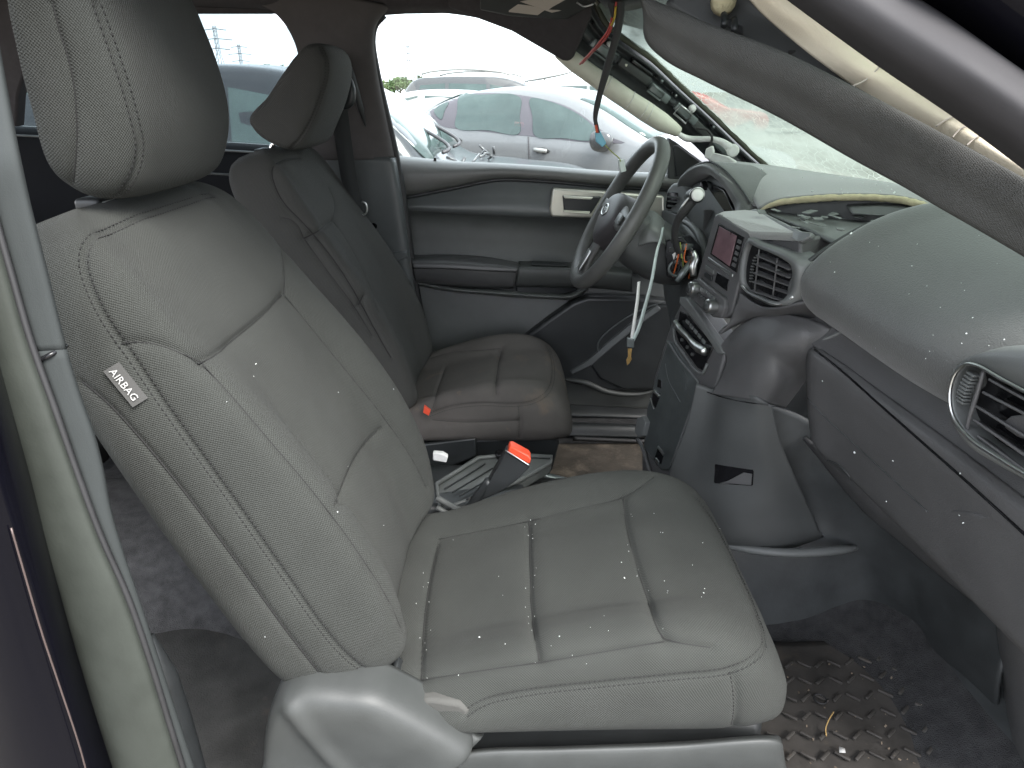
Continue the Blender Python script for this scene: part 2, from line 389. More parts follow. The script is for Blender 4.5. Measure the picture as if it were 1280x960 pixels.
BACK_ST = [(-.035, .215, .02, .005, -.10), (-.015, .236, .05, .012, -.12), (.03, .248, .066, .02, -.13), (.10, .253, .08, .026, -.137), (.19, .254, .082, .030, -.14), (.29, .252, .070, .028, -.142), (.38, .248, .05, .022, -.142), (.46, .242, .028, .016, -.142),
           (.54, .234, .008, .008, -.142), (.605, .224, -.008, -.002, -.142), (.645, .210, -.024, -.014, -.138), (.670, .188, -.044, -.032, -.126), (.682, .15, -.062, -.055, -.110)]
CUSH_ST = [(-.27, .235, .60, .60, .585), (-.22, .243, .66, .645, .63), (-.12, .247, .685, .668, .648), (-.02, .249, .722, .70, .672), (.08, .250, .752, .724, .694), (.17, .250, .771, .742, .712), (.25, .250, .776, .752, .724), (.31, .248, .765, .754, .728),
           (.355, .241, .742, .742, .715), (.385, .226, .708, .712, .690), (.402, .20, .668, .672, .660), (.408, .15, .640, .642, .634)]
pass_back = dict(O=(-.208, .71), yc=.905, th=R(21), st=BACK_ST)
pass_cush = dict(yc=.895, st=CUSH_ST, zb=.60)
HEAD_P = [(-.527, 1.36), (-.50, 1.337), (-.465, 1.333), (-.438, 1.347), (-.419, 1.38), (-.409, 1.42), (-.411, 1.47), (-.424, 1.53), (-.44, 1.575), (-.465, 1.60), (-.50, 1.595), (-.522, 1.56), (-.53, 1.50), (-.532, 1.43)]
pass_head = dict(prof=HEAD_P, yc=.905, hw=.145)
seams_b = [
    ([(480, 852), (440, 828), (350, 712), (300, 640), (250, 570), (200, 500), (160, 440), (128, 395), (108, 350), (101, 325), (110, 300), (153, 280), (200, 262), (247, 248), (266, 243)], 'double'),
    ([(100, 478), (130, 503), (165, 540), (225, 612), (300, 712), (360, 795), (402, 848)], 'piping'),
    ([(150, 430), (170, 428), (200, 432), (230, 442), (254, 450)], 'soft'),
    ([(254, 450), (275, 440), (310, 412), (340, 386), (358, 366)], 'fold'),
    ([(358, 366), (358, 345), (356, 322), (350, 300)], 'soft'),
    ([(256, 452), (300, 502), (350, 562), (400, 622), (450, 690), (490, 752), (505, 785)], 'soft'),
    ([(359, 368), (400, 420), (440, 470), (480, 520), (520, 580), (535, 610)], 'soft'),
    ([(425, 630), (431, 614), (441, 588), (455, 562), (476, 538)], 'fold'),
]
seams_c = [
    ([(582, 893), (600, 880), (650, 868), (750, 856), (850, 846), (915, 838), (945, 822), (963, 795), (962, 775), (945, 735), (915, 685), (885, 640), (868, 618)], 'double'),
    ([(917, 840), (921, 870), (920, 900), (914, 918)], 'single'),
    ([(548, 672), (600, 662), (655, 651), (720, 635), (779, 620), (800, 608), (818, 594)], 'soft'),
    ([(660, 650), (661, 700), (663, 760), (668, 800), (673, 827)], 'fold'),
    ([(779, 620), (782, 650), (792, 690), (808, 740), (820, 775), (832, 798)], 'fold'),
    ([(832, 798), (850, 804), (890, 810)], 'soft'),
    ([(525, 848), (600, 838), (673, 829), (760, 815), (832, 802)], 'soft'),
    ([(545, 680), (538, 710), (530, 760), (524, 848)], 'fold'),
]
seams_h = [
    ([(122, 4), (133, 35), (147, 75), (160, 115), (172, 160), (176, 180), (173, 205), (163, 228), (150, 246)], 'double'),
    ([(62, 4), (72, 40), (84, 80), (91, 120), (93, 170), (90, 215), (87, 244)], 'soft'),
]
pseat, pb_tree, pc_tree, ph_tree = build_seat('front_seat', 'grey fabric front seat nearest the open door, white airbag tag on its side', pass_back, pass_cush, pass_head,
    seams_b, seams_c, seams_h, M['fabric'], M['fabric'], [(-.520, .850, 1.315, .02), (-.512, .985, 1.313, .02)], 'front seats of the car')
# driver's seat
DX = -.085
D_BACK = [(t, w_ * .93, c_ * .8, i_, b_) for t, w_, c_, i_, b_ in BACK_ST]
D_CUSH = [(-.46 + (x + .27) * (.625 / .678), w_ * .93, z1 - .012, z2 - .012, z3 - .012) for x, w_, z1, z2, z3 in CUSH_ST]
D_HEAD = [(-.612, 1.388), (-.60, 1.362), (-.56, 1.334), (-.52, 1.322), (-.488, 1.335), (-.462, 1.375), (-.432, 1.43), (-.412, 1.49), (-.412, 1.525), (-.43, 1.548), (-.452, 1.55), (-.48, 1.53), (-.52, 1.485), (-.56, 1.44)]
d_seams_b = [
    ([(489, 448), (470, 415), (440, 360), (410, 315), (380, 280), (352, 250), (342, 228), (339, 212), (350, 200), (375, 196)], 'piping'),
    ([(352, 272), (362, 274), (372, 282), (379, 298)], 'soft'), ([(379, 298), (395, 290), (418, 274)], 'fold'), ([(418, 274), (420, 255), (412, 235)], 'soft'),
    ([(381, 300), (410, 340), (440, 380), (465, 420)], 'soft'), ([(419, 276), (440, 310), (460, 350), (475, 390)], 'soft'), ([(448, 382), (456, 368)], 'fold'),
]
d_seams_c = [
    ([(536, 519), (560, 510), (600, 505), (640, 506), (665, 503), (685, 490), (692, 470), (690, 445), (685, 432)], 'double'),
    ([(650, 508), (651, 530), (650, 548)], 'single'), ([(512, 456), (560, 440), (610, 436), (626, 434)], 'soft'),
    ([(626, 436), (622, 455), (619, 480), (620, 494)], 'fold'), ([(556, 458), (548, 480), (540, 510)], 'soft'), ([(540, 525), (580, 528), (650, 526)], 'soft'),
]
d_seams_h = [([(401, 58), (409, 75), (409, 95), (402, 120), (388, 155), (372, 178), (362, 187)], 'double')]
dseat, db_tree, dc_tree, dh_tree = build_seat('front_seat', 'soiled grey-brown front seat behind the steering wheel, mud stains on its cushion',
    dict(O=(-.208 + DX, .71), yc=1.735, th=R(21), st=D_BACK), dict(yc=1.74, st=D_CUSH, zb=.60), dict(prof=D_HEAD, yc=1.745, hw=.14),
    d_seams_b, d_seams_c, d_seams_h, M['fabric_side'], M['fabric_soiled'], [(-.602, 1.685, 1.309, .045), (-.595, 1.82, 1.306, .045)], 'front seats of the car')
# ------------------------------------------------------------------ building from traced outlines, each point at its own depth
def Q(*p): return at(p[0], p[1], y=p[2])
def poly(name, pts, ext, material, parent=None, bevel=.003, bseg=2, n=0, **k):
    """plate with the outline pts (u, v, y), as thick as the vector ext"""
    P = np.array([Q(*p) for p in pts])
    if n: P = crom(P, n, True)
    return MB().prism(P, ext).build(name, material, parent, smooth=True, angle=40, bevel=bevel, bseg=bseg, **k)
def patch(name, rows, material, parent=None, ns=None, nk=None, solid=.006, **k):
    """smooth skin through rows of (u, v, y)"""
    V, F = loft([[Q(*p) for p in r] for r in rows], ns or len(rows) * 7, nk or max(len(r) for r in rows) * 9, closed=False)
    o = mesh(name, V, F, material, parent, solid=solid, **k); o['_v'] = 0; del o['_v']
    return o, bvh(V, F)
def skin(name, rows, material, parent=None, ns=None, nk=None, solid=.006, **k):
    """smooth skin through rows of world points"""
    V, F = loft(rows, ns or len(rows) * 7, nk or max(len(r) for r in rows) * 9, closed=False)
    return mesh(name, V, F, material, parent, solid=solid, **k), bvh(V, F)
def wire(name, pts, r, material, parent=None, n=40, sides=8, **k):
    return MB().tube([Q(*p) for p in pts], r, sides, n=n).build(name, material, parent, **k)
def text(name, s, size, org, xa, ya, material, parent=None, depth=.0004):
    """flat lettering as a mesh: org is the lower left corner, xa/ya its directions"""
    cu = bpy.data.curves.new(name, 'FONT'); cu.body = s; cu.size = size; cu.extrude = depth; cu.resolution_u = 2
    t = bpy.data.objects.new(name, cu); COL.objects.link(t)
    me = bpy.data.meshes.new_from_object(t); bpy.data.objects.remove(t)
    xa = Vector(xa).normalized(); ya = Vector(ya); za = xa.cross(ya).normalized(); ya = za.cross(xa)
    Mx = Matrix(((xa.x, ya.x, za.x, org[0]), (xa.y, ya.y, za.y, org[1]), (xa.z, ya.z, za.z, org[2]), (0, 0, 0, 1)))
    me.transform(Mx)
    return finish(name, me, material, parent, smooth=False)
def decal(tree, px, h, n=0, closed=True):
    """outline drawn in the photograph, laid on a surface and lifted by h along its normal"""
    pts = trace(tree, px, n or len(px) * 6, closed) if n != -1 else trace(tree, px, len(px))
    return lift(pts, tree, h)
from mathutils.geometry import delaunay_2d_cdt
def plate_on(name, tree, px, h, material, parent=None, n=0, thick=.004, step=None, bevel=0, **k):
    """panel laid on a curved surface: outline drawn in the photograph, filled so that it follows the curve"""
    B = np.array(px, float) if (n and n == len(px)) else crom(np.array(px, float), n or len(px) * 6, True)
    m = len(B); lo, hi = B.min(0), B.max(0); st = step or max((hi - lo).max() / 22, .8)
    inner = []
    for u in np.arange(lo[0] + st / 2, hi[0], st):
        for v in np.arange(lo[1] + st / 2, hi[1], st):
            if np.linalg.norm(B - (u, v), axis=1).min() > st * .45: inner.append((u, v))
    r = delaunay_2d_cdt([Vector(p) for p in list(map(tuple, B)) + inner], [(i, (i + 1) % m) for i in range(m)], [], 1, 1e-4)
    P2 = r[0]; V = []; nn_ = []
    for p in P2:
        hit = tree.ray_cast(O_CAM, Vector(ray(p[0], p[1])).normalized())
        if hit[0] is None: V.append(None); nn_.append(None); continue
        q = np.array(hit[1]); V.append(np.array(hit[0])); nn_.append(q if q.dot(np.array(O_CAM) - V[-1]) > 0 else -q)
    good = [i for i, v in enumerate(V) if v is not None]
    if not good: return None
    nm = np.mean([nn_[i] for i in good], 0); nm /= np.linalg.norm(nm)
    V = [v + nn_[i] * h if v is not None else V[good[0]] for i, v in enumerate(V)]
    F = [tuple(f) for f in r[2] if all(nn_[i] is not None for i in f)]
    from collections import Counter
    ed = Counter(); 
    for f in F:
        for i in range(len(f)): ed[tuple(sorted((f[i], f[(i + 1) % len(f)])))] += 1
    o0 = len(V); V2 = list(V) + [v - nm * (thick + h) for v in V]
    F2 = F + [(a_, b_, b_ + o0, a_ + o0) for (a_, b_), c_ in ed.items() if c_ == 1]
    return mesh(name, V2, F2, material, parent, smooth=True, angle=40, **k)
def groove_line(name, tree, px, r, material, parent, h=.0005, n=50, **k):
    L = trace(tree, px, n)
    return MB().tube(lift(L, tree, h), r, 6).build(name, material, parent, **k)

M['doorskin'] = mat('door_trim_upper', (.112, .113, .108), .42, noise=(8, .10), bump=('grain', 700, .3, .0008))
M['doormid'] = mat('door_trim_band', (.088, .095, .095), .4, noise=(8, .10), bump=('grain', 900, .15, .0005))
M['doorlow'] = mat('door_trim_lower', (.060, .064, .062), .46, noise=(10, .14), bump=('grain', 800, .3, .0008))
M['leather'] = mat('armrest_vinyl', (.056, .056, .057), .38, noise=(8, .1), bump=('grain', 600, .3, .0008))
M['bezel'] = mat('champagne_bezel', (.50, .49, .43), .36, metal=.45, noise=(30, .06))
M['headliner'] = mat('headliner_cloth', (.06, .056, .058), .95, spec=.1, noise=(60, .1), bump=('noise', 900, .2, .0006))
M['pillar'] = mat('pillar_plastic', (.072, .078, .079), .45, noise=(9, .1), bump=('grain', 900, .2, .0006))
M['pillar_up'] = mat('pillar_upper_cloth', (.080, .074, .073), .9, spec=.2, noise=(40, .08))
M['belt'] = mat('belt_webbing', (.030, .032, .033), .7, bump=('weave', 260, .6, .001))
M['carpet'] = mat('carpet', (.042, .042, .043), .98, spec=.1, noise=(40, .3), bump=('noise', 500, .9, .003))
M['floorhard'] = mat('black_floor_vinyl', (.036, .039, .040), .5, noise=(16, .25), bump=('noise', 260, .3, .001))
M['mat_dirty'] = mat('dirty_rubber_mat', (.045, .041, .037), .62, noise=(14, .35), bump=('noise', 300, .3, .001), spots=[(9, .56, (.11, .088, .065)), (60, .66, (.16, .12, .09))])
M['glass'] = None
def glass_mat(name, col, rough=.0, tint=.0, refl=.06):
    m = bpy.data.materials.new(name); m.use_nodes = True; nt = m.node_tree; nt.nodes.clear()
    o = nt.nodes.new('ShaderNodeOutputMaterial'); t = nt.nodes.new('ShaderNodeBsdfTransparent'); g = nt.nodes.new('ShaderNodeBsdfGlossy'); x = nt.nodes.new('ShaderNodeMixShader')
    t.inputs['Color'].default_value = (*col, 1); g.inputs['Roughness'].default_value = rough; x.inputs['Fac'].default_value = refl
    nt.links.new(t.outputs[0], x.inputs[1]); nt.links.new(g.outputs[0], x.inputs[2]); nt.links.new(x.outputs[0], o.inputs['Surface'])
    return m
M['glass'] = glass_mat('clear_glass', (.93, .97, .96))
M['glass_tint'] = glass_mat('blue_green_tinted_glass', (.60, .65, .66), refl=.05)
M['paint_blk'] = mat('black_car_paint', (.003, .003, .005), .12, coat=.0, spec=.16)
M['foam'] = mat('yellow_foam', (.52, .47, .30), .9, noise=(40, .15), bump=('noise', 300, .6, .002))
M['airbag'] = mat('cream_airbag_cloth', (.60, .54, .42), .8, spec=.2, noise=(10, .08), bump=('weave', 300, .3, .0008))
M['airtube'] = mat('cream_tube', (.60, .59, .50), .6, noise=(14, .06), bump=('noise', 60, .2, .003))
M['baremetal'] = mat('painted_body_metal', (.05, .056, .058), .35, noise=(30, .25), spots=[(40, .62, (.12, .12, .11))])
M['bracket'] = mat('zinc_bracket', (.16, .18, .18), .35, metal=.6, noise=(30, .2))
M['wire_blk'] = mat('loom_tape', (.028, .028, .028), .7, bump=('noise', 400, .4, .001))
M['wire_red'] = mat('red_wire', (.45, .05, .04), .45)
M['wire_yel'] = mat('yellow_wire', (.45, .32, .03), .45)
M['wire_org'] = mat('orange_wire', (.55, .12, .03), .45)
M['wire_grn'] = mat('olive_wire', (.22, .25, .05), .45)
M['conn_blue'] = mat('blue_connector', (.13, .36, .46), .4)
M['white_plastic'] = mat('white_plastic', (.68, .68, .66), .45, noise=(30, .08))
M['red'] = mat('red_button', (.62, .07, .03), .4)
M['screen'] = mat('dark_screen', (.13, .075, .085), .3, spec=.6, noise=(30, .35))  # greyish reflection on the screen put into its base colour
M['gloss_blk'] = mat('gloss_black', (.008, .008, .009), .15)
M['label'] = mat('warning_label', (.42, .38, .33), .7)
M['print'] = mat('dark_print', (.05, .05, .05), .7)
M['fabric_dark'] = mat('rear_seat_cloth', (.03, .03, .03), .9, spec=.2, noise=(10, .12), bump=('grain', 400, .4, .001))

def plane3(a, b, c):
    a, b, c = Q(*a), Q(*b), Q(*c); n = np.cross(b - a, c - a); n /= np.linalg.norm(n)
    if n.dot(np.array(O_CAM) - a) < 0: n = -n
    return a, n
def on(pl, u, v, off=0.):
    a, n = pl; r = ray(u, v); o = np.array(O_CAM); k = (a - o).dot(n) / r.dot(n); return o + r * k + n * off
def face(name, pl, px, off, thick, material, parent, bevel=.001, bseg=2, n=0, **k):
    """flat piece lying on a plane of the dash, its front standing off the plane by off"""
    P = np.array([on(pl, u, v, 0) for u, v in px])
    if n: P = crom(P, n, True)
    return MB().prism(P + pl[1] * off, -pl[1] * thick).build(name, material, parent, smooth=True, angle=40, bevel=bevel, bseg=bseg, **k)
def line_on(name, pl, px, off, r, material, parent, n=24, **k):
    return MB().tube([on(pl, u, v, off) for u, v in px], r, 8, n=n).build(name, material, parent, **k)
M['rear_trim'] = mat('rear_door_trim', (.009, .0095, .011), .85, spec=.12, noise=(14, .15))
M['fabric_plain'] = mat('seat_fabric_edge', (.064, .064, .060), .85, spec=.25, noise=(12, .1), bump=('grain', 400, .4, .001))
M['rear_mat'] = mat('rear_carpet_mat', (.026, .026, .025), .95, spec=.15, noise=(12, .35), bump=('noise', 300, .6, .002), spots=[(10, .6, (.06, .052, .042))])
# ------------------------------------------------------------------ car shell: roof, pillars, floor
shell = empty('car_body', (0, 1.34, .40), label='dark cabin shell of the car: roof lining, pillars, sills and carpeted floor', cat='car body')
YD = 2.085
# roof lining with the far rail curving down
roof = []
for x in (-2.2, -.8, -.3, .1, .30, .42):
    d = 0 if x < .2 else (x - .2) * .25
    roof.append([A(x, .70, 1.665 - d), A(x, .78, 1.70 - d), A(x, 1.0, 1.735 - d), A(x, 1.34, 1.75 - d), A(x, 1.7, 1.735 - d), A(x, 1.9, 1.70 - d), A(x, 1.985, 1.665 - d), A(x, 2.0, 1.64 - d)])
skin('roof_lining', roof, M['headliner'], shell, solid=.02)
# far side rail above the windows
patch('roof_rail', [[(-120, -30, 1.93), (60, -30, 1.93), (200, -30, 1.93), (330, -30, 1.93), (450, -30, 1.93), (560, -30, 1.94), (660, -25, 1.95)],
                    [(-120, 0, 1.95), (60, 0, 1.95), (200, -2, 1.95), (330, 0, 1.95), (450, 5, 1.95), (560, 5, 1.95), (660, 18, 1.95)],
                    [(-120, 8, 1.99), (60, 8, 1.99), (200, 8, 1.99), (330, 12, 1.99), (450, 20, 1.99), (560, 17, 1.99), (690, 45, 1.98)]], M['headliner'], shell, solid=.02)
# far door pillar: upper cloth trim, lower plastic trim, holes, slot, seal
patch('pillar_upper_trim', [
    [(318, 2, 1.97), (345, 18, 1.965), (362, 40, 1.965), (372, 66, 1.97), (376, 110, 1.99), (378, 200, 2.02)],
    [(380, -6, 1.93), (395, 12, 1.93), (402, 40, 1.935), (410, 80, 1.945), (420, 130, 1.96), (432, 200, 1.985)],
    [(425, -4, 1.925), (432, 14, 1.925), (436, 40, 1.93), (443, 80, 1.94), (452, 130, 1.955), (466, 199, 1.98)],
    [(482, 8, 1.94), (468, 26, 1.945), (464, 44, 1.95), (467, 80, 1.96), (476, 130, 1.975), (491, 197, 2.0)],
    [(486, 14, 2.0), (473, 30, 2.0), (469, 46, 2.0), (472, 80, 2.01), (481, 130, 2.02), (496, 197, 2.04)]], M['pillar_up'], shell, solid=.012)
bp, bp_tree = patch('pillar_lower_trim', [
    [(400, 195, 2.03), (410, 260, 2.05), (430, 340, 2.05), (450, 420, 2.05), (468, 500, 2.06)],
    [(446, 196, 1.985), (452, 260, 1.995), (463, 330, 2.0), (480, 400, 2.01), (500, 480, 2.03)],
    [(470, 196, 1.98), (478, 250, 1.985), (489, 322, 1.985), (500, 395, 2.0), (515, 475, 2.02)],
    [(490, 197, 1.985), (497, 240, 1.985), (509, 322, 1.985), (520, 390, 2.0), (536, 470, 2.02)],
    [(498, 197, 2.05), (505, 240, 2.05), (516, 322, 2.05), (527, 390, 2.05), (543, 470, 2.06)]], M['pillar'], shell, solid=.012)
poly('pillar_step', [(466, 318, 1.975), (490, 316, 1.97), (509, 314, 1.975), (509, 322, 1.97), (497, 327, 1.968), (470, 328, 1.972)], (0, .02, 0), M['pillar'], shell, bevel=.004)
for u, v in ((467, 283), (494, 388)):
    plate_on('clip_hole', bp_tree, [(u + 4.4 * math.cos(a), v + 4.4 * math.sin(a)) for a in np.linspace(0, 2 * math.pi, 14, endpoint=False)], .001, M['gloss_blk'], bp, n=14)
wire('pillar_slot', [(434, 68, 1.932), (437, 84, 1.935), (446, 118, 1.945), (457, 158, 1.962)], [.002, .009, .010, .009, .002], M['plastic_dk'], shell, n=30)
wire('door_seal', [(480, 18, 1.985), (469, 30, 1.985), (465, 48, 1.985), (469, 80, 1.99), (480, 130, 2.005), (494, 190, 2.02), (503, 240, 2.02), (514, 320, 2.02), (525, 385, 2.03), (541, 460, 2.04)], .0105, M['rubber'], shell, n=70)
# far sill and floor
patch('door_sill', [[(380, 505, 2.02), (540, 505, 2.02), (700, 505, 2.02), (830, 512, 2.02), (960, 520, 2.02)],
                    [(380, 521, 1.985), (540, 521, 1.985), (700, 520, 1.985), (830, 524, 1.985), (960, 534, 1.985)],
                    [(380, 525, 2.0), (540, 525, 2.0), (700, 525, 2.0), (830, 529, 2.0), (960, 538, 2.0)],
                    [(380, 531, 1.95), (540, 531, 1.95), (700, 531, 1.95), (830, 535, 1.95), (960, 542, 1.95)],
                    [(380, 545, 1.93), (540, 545, 1.93), (700, 545, 1.93), (830, 548, 1.93), (960, 552, 1.93)]], M['plastic_dk'], shell, solid=.01)
fl = []
for x in (-1.9, -.8, -.3, 0, .3, .6, .78, .90, .96):
    dz = 0 if x < .62 else (x - .62) ** 2 * 2.6
    fl.append([A(x, .44, .46), A(x, .52, .44), A(x, .57, .39 + dz), A(x, .75, .375 + dz), A(x, 1.0, .375 + dz), A(x, 1.11, .40 + dz), A(x, 1.17, .50 + dz), A(x, 1.34, .53 + dz), A(x, 1.51, .50 + dz), A(x, 1.57, .40 + dz), A(x, 1.7, .375 + dz), A(x, 1.93, .38 + dz), A(x, 1.99, .44)])
skin('floor_carpet', fl, M['carpet'], shell, ns=60, nk=120, solid=.004)
# toe board, firewall and the near kick panel
skin('toe_board', [[A(.80, .50, .44), A(.86, .50, .60), A(.90, .50, .80), A(.90, .50, 1.1)], [A(.80, 1.0, .43), A(.87, 1.0, .60), A(.92, 1.0, .80), A(.92, 1.0, 1.1)],
                   [A(.80, 1.34, .5), A(.87, 1.34, .6), A(.92, 1.34, .80), A(.92, 1.34, 1.1)], [A(.80, 2.06, .43), A(.87, 2.06, .60), A(.9, 2.06, .80), A(.9, 2.06, 1.1)]], M['floorhard'], shell, solid=.01)
# near sill
skin('near_sill', [[A(x, .62, .40), A(x, .60, .445), A(x, .55, .46), A(x, .48, .455), A(x, .42, .44), A(x, .38, .38), A(x, .37, .25)] for x in (-1.3, -.5, .2, 1.0)], M['plastic_dk'], shell, solid=.006)

# ------------------------------------------------------------------ driver's door, closed, seen from inside
door = empty('driver_door', (.1, 2.1, .45), label='closed far front door with grey trim, padded armrest and cream handle surround', cat='car door', kind='thing')
tp = [(430, 190), (500, 196), (544, 200.5), (635, 204.7), (772, 214.7), (832, 217), (930, 226)]
gr = [(430, 266), (502, 247.5), (569, 234), (622, 224), (679, 225.6), (757, 232), (829, 236), (930, 244)]
def row(base, dv, y): return [(u, v + dv, y) for u, v in base]
tp8 = [(430, 190), (502, 196), (569, 201.8), (622, 204), (679, 207.5), (757, 213.5), (829, 217), (930, 226)]
def mixrow(f, y): return [(a[0] * (1 - f) + b[0] * f, a[1] * (1 - f) + b[1] * f, y) for a, b in zip(tp8, gr)]
patch('upper_trim', [mixrow(-.02, 2.20), mixrow(0, 2.12), mixrow(.12, 2.078), mixrow(.35, 2.058), mixrow(.7, 2.055), mixrow(.9, 2.064), mixrow(1.0, 2.085)], M['doorskin'], door)
wire('trim_groove', [(u, v + 1, 2.082) for u, v in gr], .006, M['plastic_dk'], door, n=60)
lo = [(430, 275), (506, 259), (569, 262), (622, 264.5), (688, 268), (757, 270), (829, 274), (930, 280)]
patch('trim_band', [[(u, v, 2.088) for u, v in gr], [((a[0] + b[0]) / 2, (a[1] + b[1]) / 2, 2.07) for a, b in zip(gr, lo)], [(u, v, 2.058) for u, v in lo], [(u, v + 5, 2.066) for u, v in lo]], M['doormid'], door)
ar = [(430, 318), (516, 321), (569, 324), (622, 328), (688, 333), (757, 337), (829, 342), (930, 352)]
patch('inner_panel', [[(u, v + 3, 2.064) for u, v in lo], [(a[0] * .8 + b[0] * .2, a[1] * .8 + b[1] * .2, 2.085) for a, b in zip(lo, ar)], [(a[0] * .4 + b[0] * .6, a[1] * .4 + b[1] * .6, 2.088) for a, b in zip(lo, ar)], [(u, v + 3, 2.08) for u, v in ar]], M['doorlow'], door)
# armrest
patch('armrest_pad', [[(513, 319, 2.085), (560, 318, 2.085), (610, 321, 2.085), (648, 328, 2.085)],
                      [(514, 323, 2.02), (560, 322, 2.02), (610, 326, 2.02), (649, 332, 2.02)],
                      [(515, 329, 1.985), (560, 329, 1.985), (610, 332, 1.985), (648, 336, 1.985)],
                      [(517, 337, 1.982), (560, 338, 1.98), (610, 340, 1.98), (646, 342, 1.985)],
                      [(520, 350, 1.995), (560, 354, 1.995), (610, 357, 1.995), (643, 357, 1.995)],
                      [(522, 354, 2.05), (560, 358, 2.05), (610, 361, 2.05), (643, 360, 2.05)]], M['leather'], door, ns=50, nk=60)
wire('armrest_seam', [(516, 335, 1.9805), (560, 336, 1.979), (610, 338.5, 1.979), (645, 340, 1.983)], .0022, M['thread'], door)
patch('switch_panel', [[(649, 326, 2.085), (690, 327, 2.085), (740, 330, 2.085), (790, 336, 2.085)],
                       [(649, 331, 2.03), (690, 331, 2.03), (740, 333, 2.03), (790, 339, 2.03)],
                       [(648, 335, 1.99), (690, 336, 1.99), (740, 339, 1.99), (790, 345, 1.99)],
                       [(645, 356, 1.995), (690, 356, 1.995), (740, 357, 1.995), (790, 362, 1.995)],
                       [(645, 359, 2.04), (690, 359, 2.04), (740, 360, 2.04), (790, 365, 2.04)]], M['plastic'], door, ns=50, nk=50)
poly('window_switch', [(664, 326, 2.02), (710, 328, 2.02), (710, 333, 2.0), (664, 331, 2.0)], (0, .02, -.004), M['plastic_dk'], door)
# pull cup and ledge
patch('pull_ledge', [[(520, 351, 2.03), (560, 358, 2.02), (610, 362, 2.015), (645, 364, 2.01), (690, 367, 2.005), (712, 367, 2.01), (728, 357, 2.03)],
                     [(520, 353, 2.02), (560, 361, 2.005), (610, 365.5, 2.0), (645, 368, 1.99), (690, 371, 1.985), (716, 370, 1.99), (733, 359, 2.02)],
                     [(520, 357, 2.07), (560, 364, 2.07), (610, 369, 2.07), (645, 372, 2.07), (690, 374, 2.07), (718, 374, 2.07), (736, 362, 2.07)]], M['plastic_lt'], door, ns=30, nk=70)
patch('pull_cup', [[(645, 357, 2.05), (690, 358, 2.055), (730, 356, 2.06)], [(645, 366, 2.04), (690, 369, 2.04), (730, 360, 2.05)]], M['plastic_dk'], door)
# lower panel
dl, dl_tree = patch('lower_panel', [[(430, 330, 2.098), (520, 332, 2.095), (600, 335, 2.095), (690, 338, 2.095), (760, 340, 2.095), (840, 342, 2.095), (930, 350, 2.095)],
                       [(430, 400, 2.08), (520, 390, 2.075), (600, 392, 2.072), (690, 396, 2.07), (760, 396, 2.07), (840, 400, 2.07), (930, 410, 2.07)],
                       [(430, 450, 2.07), (520, 440, 2.06), (600, 445, 2.055), (690, 450, 2.05), (760, 455, 2.05), (840, 455, 2.05), (930, 460, 2.05)],
                       [(430, 505, 2.07), (520, 500, 2.06), (600, 505, 2.05), (690, 508, 2.04), (760, 511, 2.04), (840, 514, 2.04), (930, 520, 2.04)]], M['doorlow'], door)
poly('map_pocket', [(640, 432, 2.03), (664, 415, 2.03), (690, 396, 2.03), (716, 378, 2.03), (735, 371, 2.03), (800, 372, 2.03), (870, 380, 2.03), (880, 470, 2.03), (815, 486, 2.02), (770, 490, 2.02), (720, 482, 2.02), (690, 474, 2.02), (650, 468, 2.02)], (0, .05, 0), M['plastic_dk'], door, bevel=.012, bseg=4)
poly('speaker_panel', [(735, 452, 2.02), (760, 430, 2.02), (795, 402, 2.02), (825, 382, 2.02), (860, 376, 2.02), (880, 390, 2.02), (870, 470, 2.02), (815, 487, 2.012), (780, 488, 2.012), (750, 474, 2.015)], (0, .03, 0), M['plastic_dk'], door, bevel=.008, bseg=3)
poly('pocket_rim', [(712, 464, 2.018), (735, 450, 2.018), (760, 428, 2.018), (793, 401, 2.018), (822, 381, 2.018), (827, 387, 2.013), (798, 408, 2.013), (764, 436, 2.013), (740, 457, 2.013), (716, 469, 2.013)], (0, .02, 0), M['pillar'], door, bevel=.004)
wire('pocket_edge', [(747, 440, 2.012), (748, 428, 2.012), (765, 410, 2.012), (800, 388, 2.012), (840, 374, 2.012)], .0025, M['pillar'], door)
wire('lower_ridge', [(705, 474, 2.012), (730, 478, 2.004), (760, 490, 2.0), (800, 493, 2.0), (820, 488, 2.0)], [.005, .011, .010, .008, .004], M['plastic'], door)
# handle
poly('handle_surround', [(691, 235.5, 2.045), (757, 239.5, 2.045), (830, 245, 2.045), (830, 278, 2.045), (735, 272.5, 2.045), (689, 271, 2.045), (687, 262, 2.045)], (0, .03, 0), M['bezel'], door, bevel=.006, bseg=3)
poly('handle_recess', [(703, 244, 2.040), (752, 246, 2.040), (739, 267.5, 2.040), (705, 265.5, 2.040)], (0, .02, 0), M['plastic_dk'], door, bevel=.004)
poly('handle_lever', [(704, 244.5, 2.033), (742, 246.5, 2.033), (739, 250, 2.030), (706, 248.5, 2.030)], (0, .012, 0), M['bezel'], door, bevel=.003)
poly('handle_lip', [(704, 262.5, 2.034), (738, 264.5, 2.034), (736, 268, 2.03), (705, 266, 2.03)], (0, .012, 0), M['bezel'], door, bevel=.002)
poly('lock_pin', [(542, 197, 2.10), (545, 197, 2.10), (546, 205, 2.10), (541.5, 205, 2.10)], (0, .008, 0), M['gloss_blk'], door, bevel=.001)
poly('mirror_sail', [(836, 172, 2.06), (846, 178, 2.06), (884, 207, 2.06), (856, 225, 2.06), (835, 224, 2.06)], (0, .03, 0), M['plastic'], door, bevel=.004)
poly('mirror_sail_inset', [(842, 182, 2.055), (848, 182, 2.055), (876, 203, 2.055), (858, 217, 2.055), (845, 221, 2.055)], (0, .01, 0), M['plastic_dk'], door, bevel=.003)
